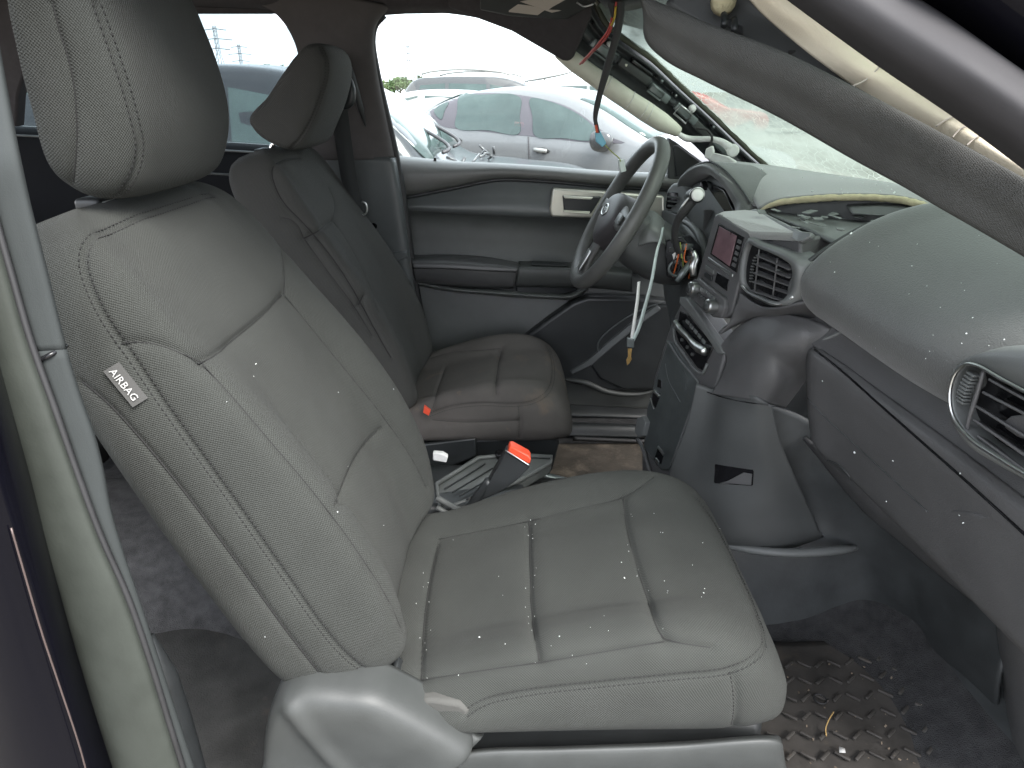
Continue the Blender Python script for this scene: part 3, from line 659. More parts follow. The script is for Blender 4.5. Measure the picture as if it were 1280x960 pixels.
poly('window_glass', [(476, 8, 2.02), (640, 0, 2.0), (700, 30, 2.02), (840, 178, 2.11), (840, 220, 2.125), (494, 204, 2.125)], (0, .004, 0), M['glass'], door, bevel=0)

# ------------------------------------------------------------------ rear far door and rear bench behind the seats
rdoor = empty('rear_passenger_door', (-1.0, 2.1, .45), label='dark far rear door with tinted window, seen between the two headrests', cat='car door', kind='thing')
patch('door_trim', [[(-80, 152, 2.16), (60, 160, 2.16), (230, 175, 2.16), (300, 179, 2.16), (400, 186, 2.16)], [(-80, 160, 2.1), (60, 168, 2.1), (230, 183, 2.1), (300, 187, 2.1), (400, 194, 2.1)],
                    [(-80, 235, 2.07), (60, 235, 2.07), (230, 235, 2.07), (300, 236, 2.07), (400, 240, 2.07)], [(-80, 420, 2.06), (60, 420, 2.06), (230, 420, 2.06), (300, 420, 2.06), (420, 420, 2.06)], [(-80, 560, 2.04), (60, 560, 2.04), (230, 560, 2.04), (300, 560, 2.04), (440, 560, 2.04)]], M['rear_trim'], rdoor)
patch('window_ledge', [[(-80, 152, 2.17), (60, 159, 2.17), (230, 174, 2.17), (300, 178, 2.17), (400, 185, 2.17)], [(-80, 160, 2.12), (60, 167, 2.12), (230, 181, 2.12), (300, 185, 2.12), (400, 192, 2.12)], [(-80, 164, 2.09), (60, 171, 2.09), (230, 185, 2.09), (300, 189, 2.09), (400, 196, 2.09)]], M['plastic_lt'], rdoor, solid=.004)
wire('trim_line', [(200, 214, 2.07), (300, 219, 2.07)], .004, M['plastic'], rdoor)
poly('window_glass', [(-70, 4, 2.0), (200, 4, 2.0), (330, 8, 2.0), (366, 42, 2.02), (380, 80, 2.05), (388, 192, 2.13), (-70, 165, 2.13)], (0, .004, 0), M['glass_tint'], rdoor, bevel=0)
poly('rear_pillar', [(-140, -20, 1.95), (50, -20, 1.95), (48, 15, 1.96), (44, 52, 1.98), (30, 92, 2.0), (22, 120, 2.02), (20, 158, 2.06), (-140, 158, 2.06)], (0, .04, 0), M['headliner'], rdoor, bevel=.006)
bench = empty('rear_bench', (-1.2, 1.34, .40), label='dark rear bench seat half hidden behind the front seats', cat='car seat')
skin('bench_back', [[A(-1.45, y, .72), A(-1.48, y, .85), A(-1.57, y, 1.05), A(-1.65, y, 1.16), A(-1.71, y, 1.17), A(-1.76, y, 1.1), A(-1.68, y, .8)] for y in (.66, .72, 1.3, 1.96, 2.02)], M['fabric_dark'], bench, solid=.01)
skin('bench_cushion', [[A(-1.6, y, .66), A(-1.4, y, .68), A(-1.26, y, .69), A(-1.2, y, .66), A(-1.19, y, .56), A(-1.24, y, .42)] for y in (.66, .72, 1.3, 1.96, 2.02)], M['fabric_dark'], bench, solid=.01)

# ------------------------------------------------------------------ seat belt of the driver
sb = empty('seat_belt', (-.5, 1.9, .9), label='black seat belt hanging down the far door pillar from its ring', cat='seat belt')
L = [Q(424, 135, 1.905), Q(430, 180, 1.91), Q(436, 220, 1.915), Q(446, 268, 1.92)]
bl = MB(); V = []
for p in crom(np.array(L), 24): V += [p + A(-.022, -.004, 0), p + A(.022, 0, 0)]
bl.add(V, [(2*i, 2*i+1, 2*i+3, 2*i+2) for i in range(23)]).build('webbing', M['belt'], sb, solid=.002)
MB().tube([Q(*p) for p in [(425, 98, 1.91), (434, 100, 1.90), (439, 112, 1.895), (437, 128, 1.895), (426, 132, 1.90)]], .012, 10, n=20).build('guide_ring', M['plastic_dk'], sb)
MB().lathe(Q(430, 112, 1.90), (0, -1, .1), [(.026, -.01), (.026, .006), (.02, .014), (.006, .016)], 20).build('anchor_cover', M['plastic_dk'], sb)
MB().tube([Q(452, 252, 1.905), Q(457, 254, 1.905), Q(458, 266, 1.905), Q(450, 270, 1.905)], .0025, 8, n=14).build('belt_loop', M['satin'], sb)
poly('tongue', [(438, 266, 1.905), (451, 266, 1.905), (452, 275, 1.90), (446, 277, 1.90), (439, 273, 1.90)], (0, .006, 0), M['satin'], sb, bevel=.0015)

# ------------------------------------------------------------------ behind the near seat
rm = empty('rear_floor_mat', (-.75, .95, .385), label='grimy rear carpet mat on the floor behind the near seat', cat='floor mat')
skin('mat_sheet', [[A(x, y, .384 + .006 * math.sin(x * 23 + y * 17)) for y in (.60, .72, .85, .98, 1.10)] for x in (-1.15, -1.0, -.85, -.7, -.55, -.42)], M['rear_mat'], rm, ns=40, nk=40, solid=.006)
for k, (a, b, c_) in enumerate((((136, 668, 1.30), (176, 650, 1.42), 14), ((152, 712, 1.25), (212, 690, 1.38), 14))):
    poly('floor_duct', [(a[0], a[1], a[2]), (b[0], b[1], b[2]), (b[0] + 8, b[1] + 14, b[2] - .02), (b[0] + 14, b[1] + 30, b[2] - .03), (a[0] + 12, a[1] + 36, a[2] - .02), (a[0] + 4, a[1] + 16, a[2])], (0, .03, -.03), M['plastic_lt'] if k else M['plastic'], shell, bevel=.006)
# ------------------------------------------------------------------ dashboard
M['dash'] = mat('dash_soft_plastic', (.085, .088, .085), .5, sheen=.2, noise=(7, .06), bump=('grain', 520, .45, .0012))
M['dash_top'] = mat('dusty_skylit_dash_top', (.20, .205, .195), .6, sheen=.5, noise=(7, .08), bump=('grain', 520, .4, .0012))  # dust sheen; base colour paler than the pad to stand for skylight
M['dash_low'] = mat('dash_lower_plastic', (.074, .074, .075), .44, noise=(9, .08), bump=('grain', 620, .35, .001))
M['dash_trim'] = mat('dash_grey_trim', (.115, .121, .119), .40, noise=(9, .07), bump=('grain', 800, .2, .0006))
M['dash_dk'] = mat('dash_dark_plastic', (.052, .055, .055), .5, noise=(9, .12), bump=('grain', 800, .25, .0007))
dash = empty('dashboard', (.7, 1.34, .62), label='grey dashboard spanning the car, its top torn open to yellow foam', cat='dashboard')
def rowp(y, L): return [A(x, y, z) for x, z in L]
# padded top on the near side
PAD = [(.545, 1.058), (.524, 1.076), (.508, 1.102), (.506, 1.130), (.524, 1.162), (.562, 1.196), (.62, 1.232), (.69, 1.254), (.77, 1.260), (.84, 1.245)]
def pad(y, dx, dz, k=1.0): return [A(.545 + (x - .545) * k + dx, y, z + dz) for x, z in PAD]
pd, pd_tree = skin('padded_top', [pad(.50, .085, .012, .9), pad(.58, .082, .012, .95), pad(.66, .074, .012), pad(.735, .060, .010), pad(.80, .048, .006), pad(.88, .040, .004), pad(.96, .030, .008), pad(1.05, .014, .018), pad(1.11, -.004, .028), pad(1.128, .004, .022, .96)], M['dash'], dash, ns=90, nk=90)
skin('pad_end_wall', [[A(x - .012, 1.128 + .0, z + .012) for x, z in PAD[2:]], [A(x + .01, 1.15, z - .02) for x, z in PAD[2:]], [A(x + .02, 1.16, z - .12) for x, z in PAD[2:]]], M['dash_dk'], dash)
# hollow shelf below the pad and the lower panel with its trim line
SH = [(.590, 1.078), (.592, 1.062), (.585, 1.045), (.572, 1.030), (.560, 1.018)]
def shelf(y, dx, dz): return [A(x + dx, y, z + dz) for x, z in SH]
skin('shelf', [shelf(.50, .045, -.010), shelf(.66, .040, -.006), shelf(.76, .036, -.004), shelf(.92, .018, 0), shelf(1.02, -.005, .012), shelf(1.10, -.030, .024), shelf(1.2, -.06, .03)], M['dash_low'], dash)
LP = [(.560, 1.020), (.548, 1.012), (.546, .995), (.552, .96), (.562, .91), (.575, .86), (.590, .82), (.62, .795), (.67, .79)]
def lower(y, dx, dz): return [A(x + dx, y, z + dz) for x, z in LP]
lp, lp_tree = skin('glove_box_panel', [lower(.48, .055, -.012), lower(.58, .050, -.008), lower(.68, .040, -.004), lower(.76, .036, -.003), lower(.86, .026, .000), lower(.94, .016, .003), lower(1.02, -.002, .013), lower(1.075, -.020, .020), lower(1.10, -.015, .018)], M['dash_low'], dash, ns=80, nk=80)
groove_line('panel_gap', lp_tree, [(1018, 437), (1050, 462), (1100, 506), (1150, 550), (1200, 594), (1240, 630), (1275, 662), (1320, 704), (1350, 732)], .0020, M['gloss_blk'], lp)
groove_line('glove_box_line', lp_tree, [(975, 500), (985, 485), (1000, 490), (1030, 520), (1090, 575), (1160, 640)], .0012, M['dash_dk'], lp)
wire('trim_lip', [(1018, 462, 1.09), (1012, 448, 1.098), (1018, 434, 1.098), (1032, 424, 1.085), (1045, 418, 1.075), (1058, 410, 1.065), (1063, 405, 1.06)], [.002, .0035, .004, .0035, .002], M['dash_trim'], dash)
plate_on('glove_box_latch', lp_tree, [(1032, 575), (1045, 578), (1064, 600), (1062, 608), (1050, 600)], .002, M['dash_dk'], lp, n=30)
# passenger side air vent
vent = empty('air_vent', (.55, .68, 1.05), parent=None)
bpy.data.objects.remove(vent)
def Qx(u, v, x): return at(u, v, x=x)
def vent_ring(px, ys, width_px, dark, nm_slats, ctr_col):
    pass
VX = .540
vo = [(1183, 495), (1187, 470), (1200, 451), (1226, 437), (1290, 431), (1360, 440), (1385, 560), (1370, 645), (1290, 607), (1250, 586), (1206, 557), (1188, 528)]
vi = [(1190, 492), (1197, 467), (1211, 455), (1222, 456), (1254, 473), (1284, 489), (1340, 520), (1350, 625), (1286, 593), (1251, 572), (1212, 545), (1193, 517)]
n_ = 72
VOp = crom(np.array([at(u, v, x=VX) for u, v in vo]), n_, True); VIp = crom(np.array([at(u, v, x=VX) for u, v in vi]), n_, True)
ring = np.vstack([VOp + A(.07, 0, 0), VOp + A(.012, 0, 0), (VOp * .75 + VIp * .25) + A(.0, 0, 0), VIp + A(-.002, 0, 0), VIp + A(.004, 0, 0), VIp + A(.030, 0, 0)])
mesh('vent_bezel', ring, [(r * n_ + k, r * n_ + (k + 1) % n_, (r + 1) * n_ + (k + 1) % n_, (r + 1) * n_ + k) for r in range(5) for k in range(n_)], M['dash_trim'], dash)
MB().tube(VIp + A(-.003, 0, 0), .0022, 8, closed=True).build('vent_rim', M['satin'], dash)
vback = mesh('vent_cavity', np.vstack([VIp + A(.028, 0, 0), (VIp.mean(0) + A(.030, 0, 0))[None]]), [(k, (k + 1) % n_, n_) for k in range(n_)], M['gloss_blk'], dash)
for (a, b) in (((1236, 474), (1340, 532)), ((1228, 490), (1340, 548)), ((1219, 507), (1340, 582)), ((1216, 524), (1340, 610)), ((1222, 545), (1340, 632))):
    p, q = at(*a, x=VX + .004), at(*b, x=VX + .004); d = (q - p) / np.linalg.norm(q - p); nrm = A(1, 0, -.45); nrm -= d * nrm.dot(d); nrm /= np.linalg.norm(nrm); up_ = np.cross(d, nrm)
    MB().box((p + q) / 2 + nrm * .010, (np.linalg.norm(q - p), .022, .0032), (d, nrm, up_)).build('vent_slat', M['dash_low'], vback, bevel=.001)
MB().tube([at(1230, 463, x=VX + .004), at(1222, 490, x=VX + .003), at(1211, 526, x=VX + .003), at(1208, 542, x=VX + .006)], .0026, 8, n=12).build('vent_divider', M['dash_low'], vback)
for k in range(9):
    f = k / 8; p = at(1217 - 13 * f - 3 * math.sin(f * 3.1), 468 + 34 * f, x=VX + .006 - .004 * math.sin(f * 3.1)); MB().box(p, (.010, .014, .0030)).build('thumbwheel_rib', M['plastic_lt'], vback, bevel=.0008)
poly('vent_tab', [(1253, 527, .655), (1262, 520, .645), (1284, 517, .62), (1300, 530, .60), (1296, 556, .605), (1270, 546, .635), (1256, 536, .652)], (.02, 0, 0), M['dash_low'], vback, bevel=.003, bseg=3)

# far dash top with the torn foam lip
lipP = [Q(948, 262, 1.46), Q(957, 256, 1.45), Q(972, 250, 1.43), Q(1000, 246, 1.39), Q(1040, 243, 1.34), Q(1085, 242.5, 1.29), Q(1125, 245, 1.235), Q(1155, 252, 1.18), Q(1185, 264, 1.12), Q(1230, 285, 1.02)]
base = [Q(903, 201, 1.97), Q(930, 204, 1.92), Q(960, 208, 1.86), Q(1000, 214, 1.76), Q(1040, 220, 1.64), Q(1080, 227, 1.52), Q(1120, 236, 1.40), Q(1150, 244, 1.31), Q(1185, 255, 1.20), Q(1240, 278, 1.06)]
hoodR = [Q(905, 204, 1.96), Q(914, 214, 1.85), Q(925, 228, 1.68), Q(938, 252, 1.52)]
lip24, base24 = crom(np.array(lipP), 24), crom(np.array(base), 24)
rows = [base24 + A(.03, 0, .0), base24, base24 * .66 + lip24 * .34 + A(0, 0, .012), base24 * .33 + lip24 * .67 + A(0, 0, .012), lip24]
dt, dt_tree = skin('torn_top_cover', rows, M['dash_top'], dash, ns=40, nk=60, solid=.004)
lf = MB().tube(lip24 + A(-.002, -.004, -.006), [.003, .0062, .007, .0062, .006, .0062, .0066, .006, .004, .002], 10, n=70)
V = np.array(lf.V); V += np.random.normal(0, .0006, V.shape); lf.V = [tuple(v) for v in V]
lf.build('foam_edge', M['foam'], dash)
# the left part of the top, between the instrument hood and the windscreen
patch('top_cover_side', [[(903, 199, 1.98), (912, 206, 1.93), (925, 212, 1.88), (952, 216, 1.80)], [(899, 204, 1.93), (912, 216, 1.83), (930, 228, 1.72), (965, 232, 1.62)], [(890, 205, 1.80), (912, 218, 1.68), (928, 236, 1.60), (975, 243, 1.48)], [(900, 216, 1.66), (915, 228, 1.60), (938, 254, 1.52), (965, 254, 1.45)]], M['dash_top'], dash)
# cavity under the lip: tray, duct, crash debris
skin('airbag_cavity', [[A(.55, 1.50, 1.212), A(.60, 1.52, 1.21), A(.75, 1.5, 1.20)], [A(.55, 1.36, 1.214), A(.60, 1.38, 1.215), A(.78, 1.4, 1.21)], [A(.555, 1.24, 1.214), A(.62, 1.24, 1.222), A(.82, 1.24, 1.225)], [A(.56, 1.13, 1.21), A(.64, 1.12, 1.232), A(.84, 1.06, 1.24)]], M['dash_trim'], dash)
skin('cavity_rear_wall', [[p + A(.01, .02, -.004) for p in lip24[2:]], [p + A(.012, .022, -.09) for p in lip24[2:]]], M['dash_trim'], dash, ns=6)
poly('cavity_duct', [(1062, 259, 1.30), (1100, 257, 1.26), (1140, 259, 1.20), (1142, 268, 1.19), (1100, 271, 1.24), (1064, 268, 1.28)], (.01, .04, 0), M['dash_trim'], dash, bevel=.004)
# instrument hood: a thick arch
arch = [(848, 236, 1.955), (850, 224, 1.935), (858, 215, 1.89), (872, 206, 1.82), (888, 203, 1.75), (902, 210, 1.68), (915, 222, 1.62), (928, 238, 1.56), (938, 254, 1.52), (930, 272, 1.50)]
inn = [(856, 246, 1.93), (860, 232, 1.915), (866, 224, 1.88), (876, 218, 1.82), (886, 218, 1.75), (896, 225, 1.69), (906, 236, 1.635), (913, 248, 1.59), (919, 262, 1.55), (918, 275, 1.53)]
aP, iP = crom(np.array([Q(*p) for p in arch]), 40), crom(np.array([Q(*p) for p in inn]), 40)
skin('instrument_hood', [aP + A(.10, 0, -.006), aP + A(.03, 0, .001), aP, aP * .7 + iP * .3 + A(-.012, 0, 0), aP * .35 + iP * .65 + A(-.008, 0, 0), iP, iP + A(.06, 0, -.002), iP + A(.12, 0, -.01)], M['dash'], dash, ns=60, nk=60)
wire('hood_line', [tuple(p) for p in []] or [(850, 224, 1.93), (858, 214.5, 1.885), (872, 205.5, 1.815), (888, 202.5, 1.745), (902, 209.5, 1.675), (915, 221.5, 1.615), (928, 237.5, 1.555), (938, 253.5, 1.515)], .0022, M['dash_dk'], dash)
poly('instrument_cluster', [(850, 222, 2.02), (880, 214, 1.90), (930, 240, 1.62), (940, 300, 1.52), (890, 330, 1.62), (850, 300, 1.95)], (.02, 0, 0), M['dash_dk'], dash, bevel=.002)
poly('cluster_lens', [(868, 236, 1.90), (884, 226, 1.83), (905, 238, 1.70), (916, 262, 1.62), (912, 286, 1.62), (884, 292, 1.78), (868, 270, 1.90)], (.01, 0, 0), M['gloss_blk'], dash, bevel=.002)
poly('cluster_divider', [(879, 262, 1.74), (881, 262, 1.735), (881.5, 296, 1.735), (879, 294, 1.74)], (.02, 0, 0), M['dash_low'], dash, bevel=.001)
poly('cluster_peg', [(874, 233, 1.80), (876, 226, 1.80), (878, 233, 1.795), (877, 238, 1.795)], (.015, 0, 0), M['gloss_blk'], dash, bevel=.001)
# driver's side air vent and lower face
poly('side_vent_bezel', [(833, 237, 1.965), (840, 229, 1.955), (852, 228, 1.93), (862, 240, 1.90), (864, 262, 1.89), (852, 270, 1.90), (838, 266, 1.93), (831, 250, 1.965)], (.06, .01, 0), M['dash_trim'], dash, bevel=.007, bseg=3)
poly('side_vent_cavity', [(834, 240, 1.945), (846, 241, 1.93), (848, 268, 1.92), (832, 260, 1.945)], (.004, 0, 0), M['gloss_blk'], dash, bevel=.001)
for k in range(4):
    v = 245 + k * 5.6; poly('side_vent_slat', [(834, v, 1.938), (846.5, v + 1.2, 1.922), (846.5, v + 3.4, 1.922), (834, v + 2, 1.938)], (.008, 0, 0), M['plastic_lt'], dash, bevel=.0008)
poly('driver_knee_panel', [(826, 262, 2.03), (846, 268, 1.97), (880, 292, 1.80), (905, 300, 1.58), (900, 340, 1.52), (868, 362, 1.50), (850, 380, 1.50), (858, 420, 1.50), (838, 470, 1.52), (836, 400, 1.72), (830, 372, 1.85), (826, 330, 1.98)], (.05, 0, 0), M['dash_dk'], dash, bevel=.006)
patch('cluster_lower_face', [[(850, 262, 1.92), (868, 280, 1.84), (890, 296, 1.72), (908, 302, 1.60)], [(846, 272, 1.90), (862, 292, 1.82), (884, 312, 1.70), (904, 326, 1.58)], [(845, 292, 1.90), (858, 310, 1.82), (878, 330, 1.70), (898, 348, 1.58)]], M['dash_trim'], dash)
wire('column_surround', [(852, 276, 1.80), (864, 282, 1.76), (876, 298, 1.70), (881, 318, 1.66), (880, 334, 1.64), (874, 344, 1.63)], [.006, .010, .012, .010, .007], M['dash_trim'], dash, n=40)

# centre stack -------------------------------------------------------
stack = dash
S1 = plane3((893, 269, 1.42), (937, 290, 1.29), (868, 372, 1.405))
face('screen_housing', S1, [(893, 270), (897, 267), (936, 290), (937.5, 297), (914, 392), (906, 398), (868, 372), (866, 364)], 0, .06, M['dash_low'], stack, .004, 3)
pA = [on(S1, 894, 268), on(S1, 937, 291.5)]
top = [pA[0], pA[1], Q(1000, 292.5, 1.165), Q(1003, 289, 1.175), Q(978, 276, 1.29), Q(950, 264, 1.42), Q(932, 262, 1.46), Q(903, 264, 1.45)]
MB().prism(top, (0, 0, -.014)).build('stack_top', M['dash_top'], stack, bevel=.004, bseg=3, angle=40)
poly('stack_body', [(940, 298, 1.30), (1000, 298, 1.165), (1000, 380, 1.14), (940, 396, 1.28)], (.10, .05, 0), M['dash_low'], stack, bevel=.006)
poly('stack_rail', [(936, 262.5, 1.47), (944, 260.5, 1.455), (1002, 289, 1.16), (1014, 290, 1.14), (1013, 296, 1.135), (1000, 303, 1.145), (994, 300, 1.155), (938, 267, 1.45)], (.012, .006, -.006), M['dash_trim'], stack, bevel=.003)
face('screen_frame', S1, [(899, 279), (931, 297), (921, 341), (888, 318)], .0015, .006, M['gloss_blk'], stack)
face('screen', S1, [(900.5, 283), (922, 295), (913, 333), (891, 317)], .003, .004, M['screen'], stack, .0006)
for k in range(5):
    u, v = 926.3 - k * 1.75, 300.5 + k * 7.2
    face('screen_button', S1, [(u - 2.0, v - 1.2), (u + 2.0, v + 1.0), (u + .9, v + 5.2), (u - 3.2, v + 2.9)], .004, .004, M['dash_low'], stack, .0006)
face('silver_strip', S1, [(886, 321), (917, 343), (916, 346.5), (885.2, 324.5)], .002, .004, M['satin'], stack, .0008)
face('disc_slot', S1, [(897, 340), (912, 350), (909, 364), (894, 353)], .0015, .004, M['gloss_blk'], stack)
face('stack_key', S1, [(884, 331), (894, 338), (893, 343), (883, 336)], .004, .006, M['plastic_lt'], stack, .0008)
face('stack_key', S1, [(882.5, 340), (891.5, 346), (890.5, 352), (881.5, 346)], .004, .006, M['plastic_dk'], stack, .0008)
face('control_strip', S1, [(871, 350), (878, 348), (911, 374), (911, 386), (906, 398), (896, 397), (867, 373), (866, 362)], .010, .02, M['dash_low'], stack, .003)
for k in range(4):
    for j in range(2):
        u, v = 884 + k * 4.6 - j * 2.6, 360 + k * 3.6 + j * 8.0
        face('radio_button', S1, [(u - 1.8, v - 1.6), (u + 1.9, v + 1.2), (u + .9, v + 5.4), (u - 2.8, v + 2.6)], .014, .006, M['plastic_lt'] if j == 0 else M['dash_dk'], stack, .0007)
for (u, v) in ((875.5, 362), (897.5, 384)):
    c = on(S1, u, v, .010)
    kb = MB().lathe(c, S1[1], [(.0155, -.004), (.0155, .010), (.0148, .016), (.0120, .0185), (.001, .0188)], 26).build('knob', M['satin'], stack, angle=40)
    MB().lathe(c, S1[1], [(.0105, .0185), (.0100, .0198), (.001, .020)], 22).build('knob_face', M['dash_dk'], kb)
# centre vent facing the passenger
vb_px = [(938, 304, 1.272), (950, 309, 1.24), (985, 325, 1.15), (993, 332, 1.135), (994, 350, 1.13), (990, 366, 1.132), (980, 376, 1.14), (968, 377, 1.16), (950, 371, 1.20), (933, 360, 1.255), (929, 352, 1.262)]
vP = crom(np.array([Q(*p) for p in vb_px]), 60, True) + A(-.004, -.002, 0); c0 = vP.mean(0); n_ = 60
outP = c0 + (vP - c0) * 1.16 + A(.004, 0, .002)
fr = np.vstack([outP + A(.05, .01, 0), outP, vP + A(-.003, 0, 0), vP + A(.012, .004, 0)])
mesh('centre_vent_frame', fr, [(r * n_ + k, r * n_ + (k + 1) % n_, (r + 1) * n_ + (k + 1) % n_, (r + 1) * n_ + k) for r in range(3) for k in range(n_)], M['dash_trim'], stack)
cv = mesh('centre_vent_cavity', np.vstack([vP + A(.011, .004, 0), (c0 + A(.011, .004, 0))[None]]), [(k, (k + 1) % n_, n_) for k in range(n_)], M['gloss_blk'], stack)
for k in range(5):
    v0 = 317 + k * 11; f0 = (949 - k * 1.6, v0 + 1, 1.232); f1 = (991 - max(0, k - 3) * 5, v0 + 19 - k * .8, 1.138)
    p, q = Q(*f0), Q(*f1); d = (q - p) / np.linalg.norm(q - p); nrm = A(1, .2, .2); nrm -= d * nrm.dot(d); nrm /= np.linalg.norm(nrm)
    MB().box((p + q) / 2, (np.linalg.norm(q - p), .016, .0028), (d, nrm, np.cross(d, nrm))).build('vent_slat', M['dash_low'], cv, bevel=.0008)
for (u0, u1) in ((949, 943), (972, 966)):
    wire('vent_divider', [(u0, 312 + (u0 - 949) * .45, 1.225 - (u0 - 949) * .0022), (u1, 366 + (u0 - 949) * .2, 1.222 - (u0 - 949) * .0022)], .0018, M['dash_low'], cv, n=8)
g = MB()
for k in range(9):
    g.box(Q(944.5 - k * .7 - 1.5 * math.sin(k / 8 * 3.1), 322 + k * 3.7, 1.246), (.006, .006, .0022))
g.build('vent_thumbwheel', M['plastic_lt'], cv, bevel=.0005)
poly('vent_tab', [(968, 339, 1.183), (972, 336, 1.178), (985, 342, 1.152), (984, 346, 1.152), (978, 346, 1.162), (969, 342, 1.181)], (.01, .002, 0), M['satin'], cv, bevel=.0015)
wire('vent_lower_lip', [(927, 356, 1.262), (934, 364, 1.25), (952, 374, 1.195), (968, 380, 1.155), (982, 379, 1.135), (992, 370, 1.125)], .0035, M['satin'], stack, n=40)
# curved fairing under the vent
patch('vent_fairing', [[(925, 366, 1.262), (945, 380, 1.215), (970, 386, 1.15), (1000, 380, 1.115), (1030, 375, 1.10)], [(918, 385, 1.262), (940, 390, 1.22), (968, 394, 1.17), (1000, 392, 1.14), (1030, 392, 1.12)], [(912, 402, 1.262), (935, 398, 1.24), (965, 399, 1.20), (1000, 400, 1.17), (1030, 408, 1.14)], [(900, 418, 1.27), (930, 404, 1.27), (965, 402, 1.26), (1000, 406, 1.24), (1030, 415, 1.2)]], M['dash_low'], stack)
# lower stack: a soft shoulder falling to the console side
patch('console_shoulder', [
    [(899, 434, 1.268), (915, 415, 1.262), (940, 398, 1.23), (968, 392, 1.18), (1010, 398, 1.12), (1040, 410, 1.09)],
    [(905, 440, 1.255), (922, 424, 1.225), (945, 412, 1.19), (975, 410, 1.14), (1005, 416, 1.10), (1030, 425, 1.09)],
    [(908, 450, 1.245), (928, 440, 1.20), (950, 432, 1.155), (975, 432, 1.12), (1000, 438, 1.10), (1022, 448, 1.10)],
    [(902, 468, 1.240), (925, 465, 1.186), (950, 464, 1.142), (970, 467, 1.125), (986, 474, 1.14), (1000, 486, 1.19)],
    [(890, 492, 1.236), (915, 496, 1.186), (940, 500, 1.146), (958, 504, 1.14), (970, 507, 1.17), (982, 510, 1.21)]], M['dash_low'], stack, ns=50, nk=60)
cp, cp_tree = patch('console_side', [
    [(870, 480, 1.262), (893, 487, 1.24), (920, 492, 1.18), (945, 496, 1.14), (965, 508, 1.13)],
    [(858, 530, 1.258), (880, 535, 1.23), (910, 540, 1.17), (945, 545, 1.135), (975, 550, 1.13)],
    [(838, 585, 1.255), (868, 590, 1.22), (910, 595, 1.16), (955, 598, 1.13), (998, 605, 1.13)],
    [(826, 640, 1.25), (850, 640, 1.20), (905, 645, 1.14), (960, 645, 1.12), (1018, 648, 1.13)],
    [(818, 690, 1.24), (840, 688, 1.20), (905, 680, 1.13), (965, 684, 1.115), (1026, 666, 1.13)],
    [(818, 710, 1.26), (840, 706, 1.24), (905, 694, 1.20), (965, 692, 1.18), (1036, 676, 1.18)]], M['dash_dk'], dash, ns=60, nk=60)
groove_line('panel_seam', cp_tree, [(884, 490), (905, 497), (935, 503), (962, 506)], .0012, M['gloss_blk'], cp)
# cut-out in the console side: a rim standing round a dark pocket
plate_on('pocket', cp_tree, [(894, 581), (895, 580), (941, 587), (942, 589), (941, 606), (939, 607), (894, 604), (893, 602)], .0012, M['gloss_blk'], cp, n=8)
plate_on('pocket_floor', cp_tree, [(910, 601), (930, 590), (940, 592), (939, 606), (900, 604)], .0022, M['dash_low'], cp, n=5)
# console face towards the cabin
S2 = plane3((853, 372, 1.455), (903, 434, 1.268), (806, 540, 1.45))
face('console_face', S2, [(853, 373), (861, 373), (903, 434), (906, 443), (893, 490), (864, 566), (836, 640), (802, 600), (802, 570), (806, 540), (818, 470), (835, 415)], 0, .06, M['dash_low'], dash, .005, 3)
face('console_edge_trim', S2, [(853, 371), (861, 372), (880, 398), (903, 431), (908, 442), (901, 443), (876, 406), (852, 379)], .008, .02, M['dash_trim'], dash, .003)
face('control_inset', S2, [(851, 389), (859, 392), (893, 433), (879, 463), (873, 460), (849, 427), (846, 416)], .003, .006, M['gloss_blk'], dash, .0015)
line_on('inset_frame', S2, [(844, 410), (845, 424), (858, 444), (872, 463), (880, 467), (886, 455)], .004, .0032, M['dash_trim'], dash)
MB().tube([on(S2, u, v, .012) for u, v in [(850, 402), (853, 408), (866, 422), (877, 434), (888, 440)]], [.006, .0085, .0070, .0075, .0100, .0095], 12, n=30).build('silver_handle', M['satin'], dash)
for k in range(5):
    u, v = 862 + k * 5.0, 400.5 + k * 6.0
    face('control_button', S2, [(u - 1.8, v - 2), (u + 1.8, v + 2), (u + .8, v + 6), (u - 2.6, v + 2)], .006, .005, M['plastic_lt'], dash, .0006)
for k in range(3):
    c = on(S2, 855 + k * 6.5, 425 + k * 9, .003); MB().lathe(c, S2[1], [(.0042, -.002), (.0042, .004), (.002, .005)], 12).build('round_button', M['plastic'], dash)
# dark door in the console face with scuffs, sockets and hook
M['scuffed'] = mat('scuffed_black_door', (.055, .062, .062), .38, noise=(14, .3), spots=[(16, .62, (.085, .075, .066))])
face('console_door', S2, [(836, 425), (842, 428), (872, 475), (874, 482), (858, 535), (838, 588), (828, 588), (806, 560), (810, 510), (822, 470)], .003, .008, M['scuffed'], dash, .003)
line_on('door_edge', S2, [(836, 426), (850, 448), (868, 470), (874, 478), (873, 486), (858, 532), (840, 582)], .003, .0024, M['dash_trim'], dash, n=50)
line_on('scuff', S2, [(833, 455), (837, 475), (846, 492), (852, 503)], .003, .0009, M['plastic_lt'], dash)
line_on('scuff', S2, [(855, 462), (860, 475), (858, 487)], .003, .0007, M['plastic'], dash)
face('socket', S2, [(824, 474), (829, 476), (828, 486), (823, 484)], .004, .006, M['gloss_blk'], dash)
face('switch', S2, [(819, 488), (827, 492), (826, 497), (821, 510), (816, 503)], .005, .006, M['gloss_blk'], dash)
face('switch_cap', S2, [(820, 487), (827, 494), (826, 497), (819, 490)], .008, .006, M['satin'], dash)
line_on('switch_ring', S2, [(816, 498), (818, 506), (820, 511)], .006, .0016, M['satin'], dash, n=10)
face('usb_socket', S2, [(824, 560), (831, 568), (828, 581), (820, 572)], .004, .006, M['gloss_blk'], dash)
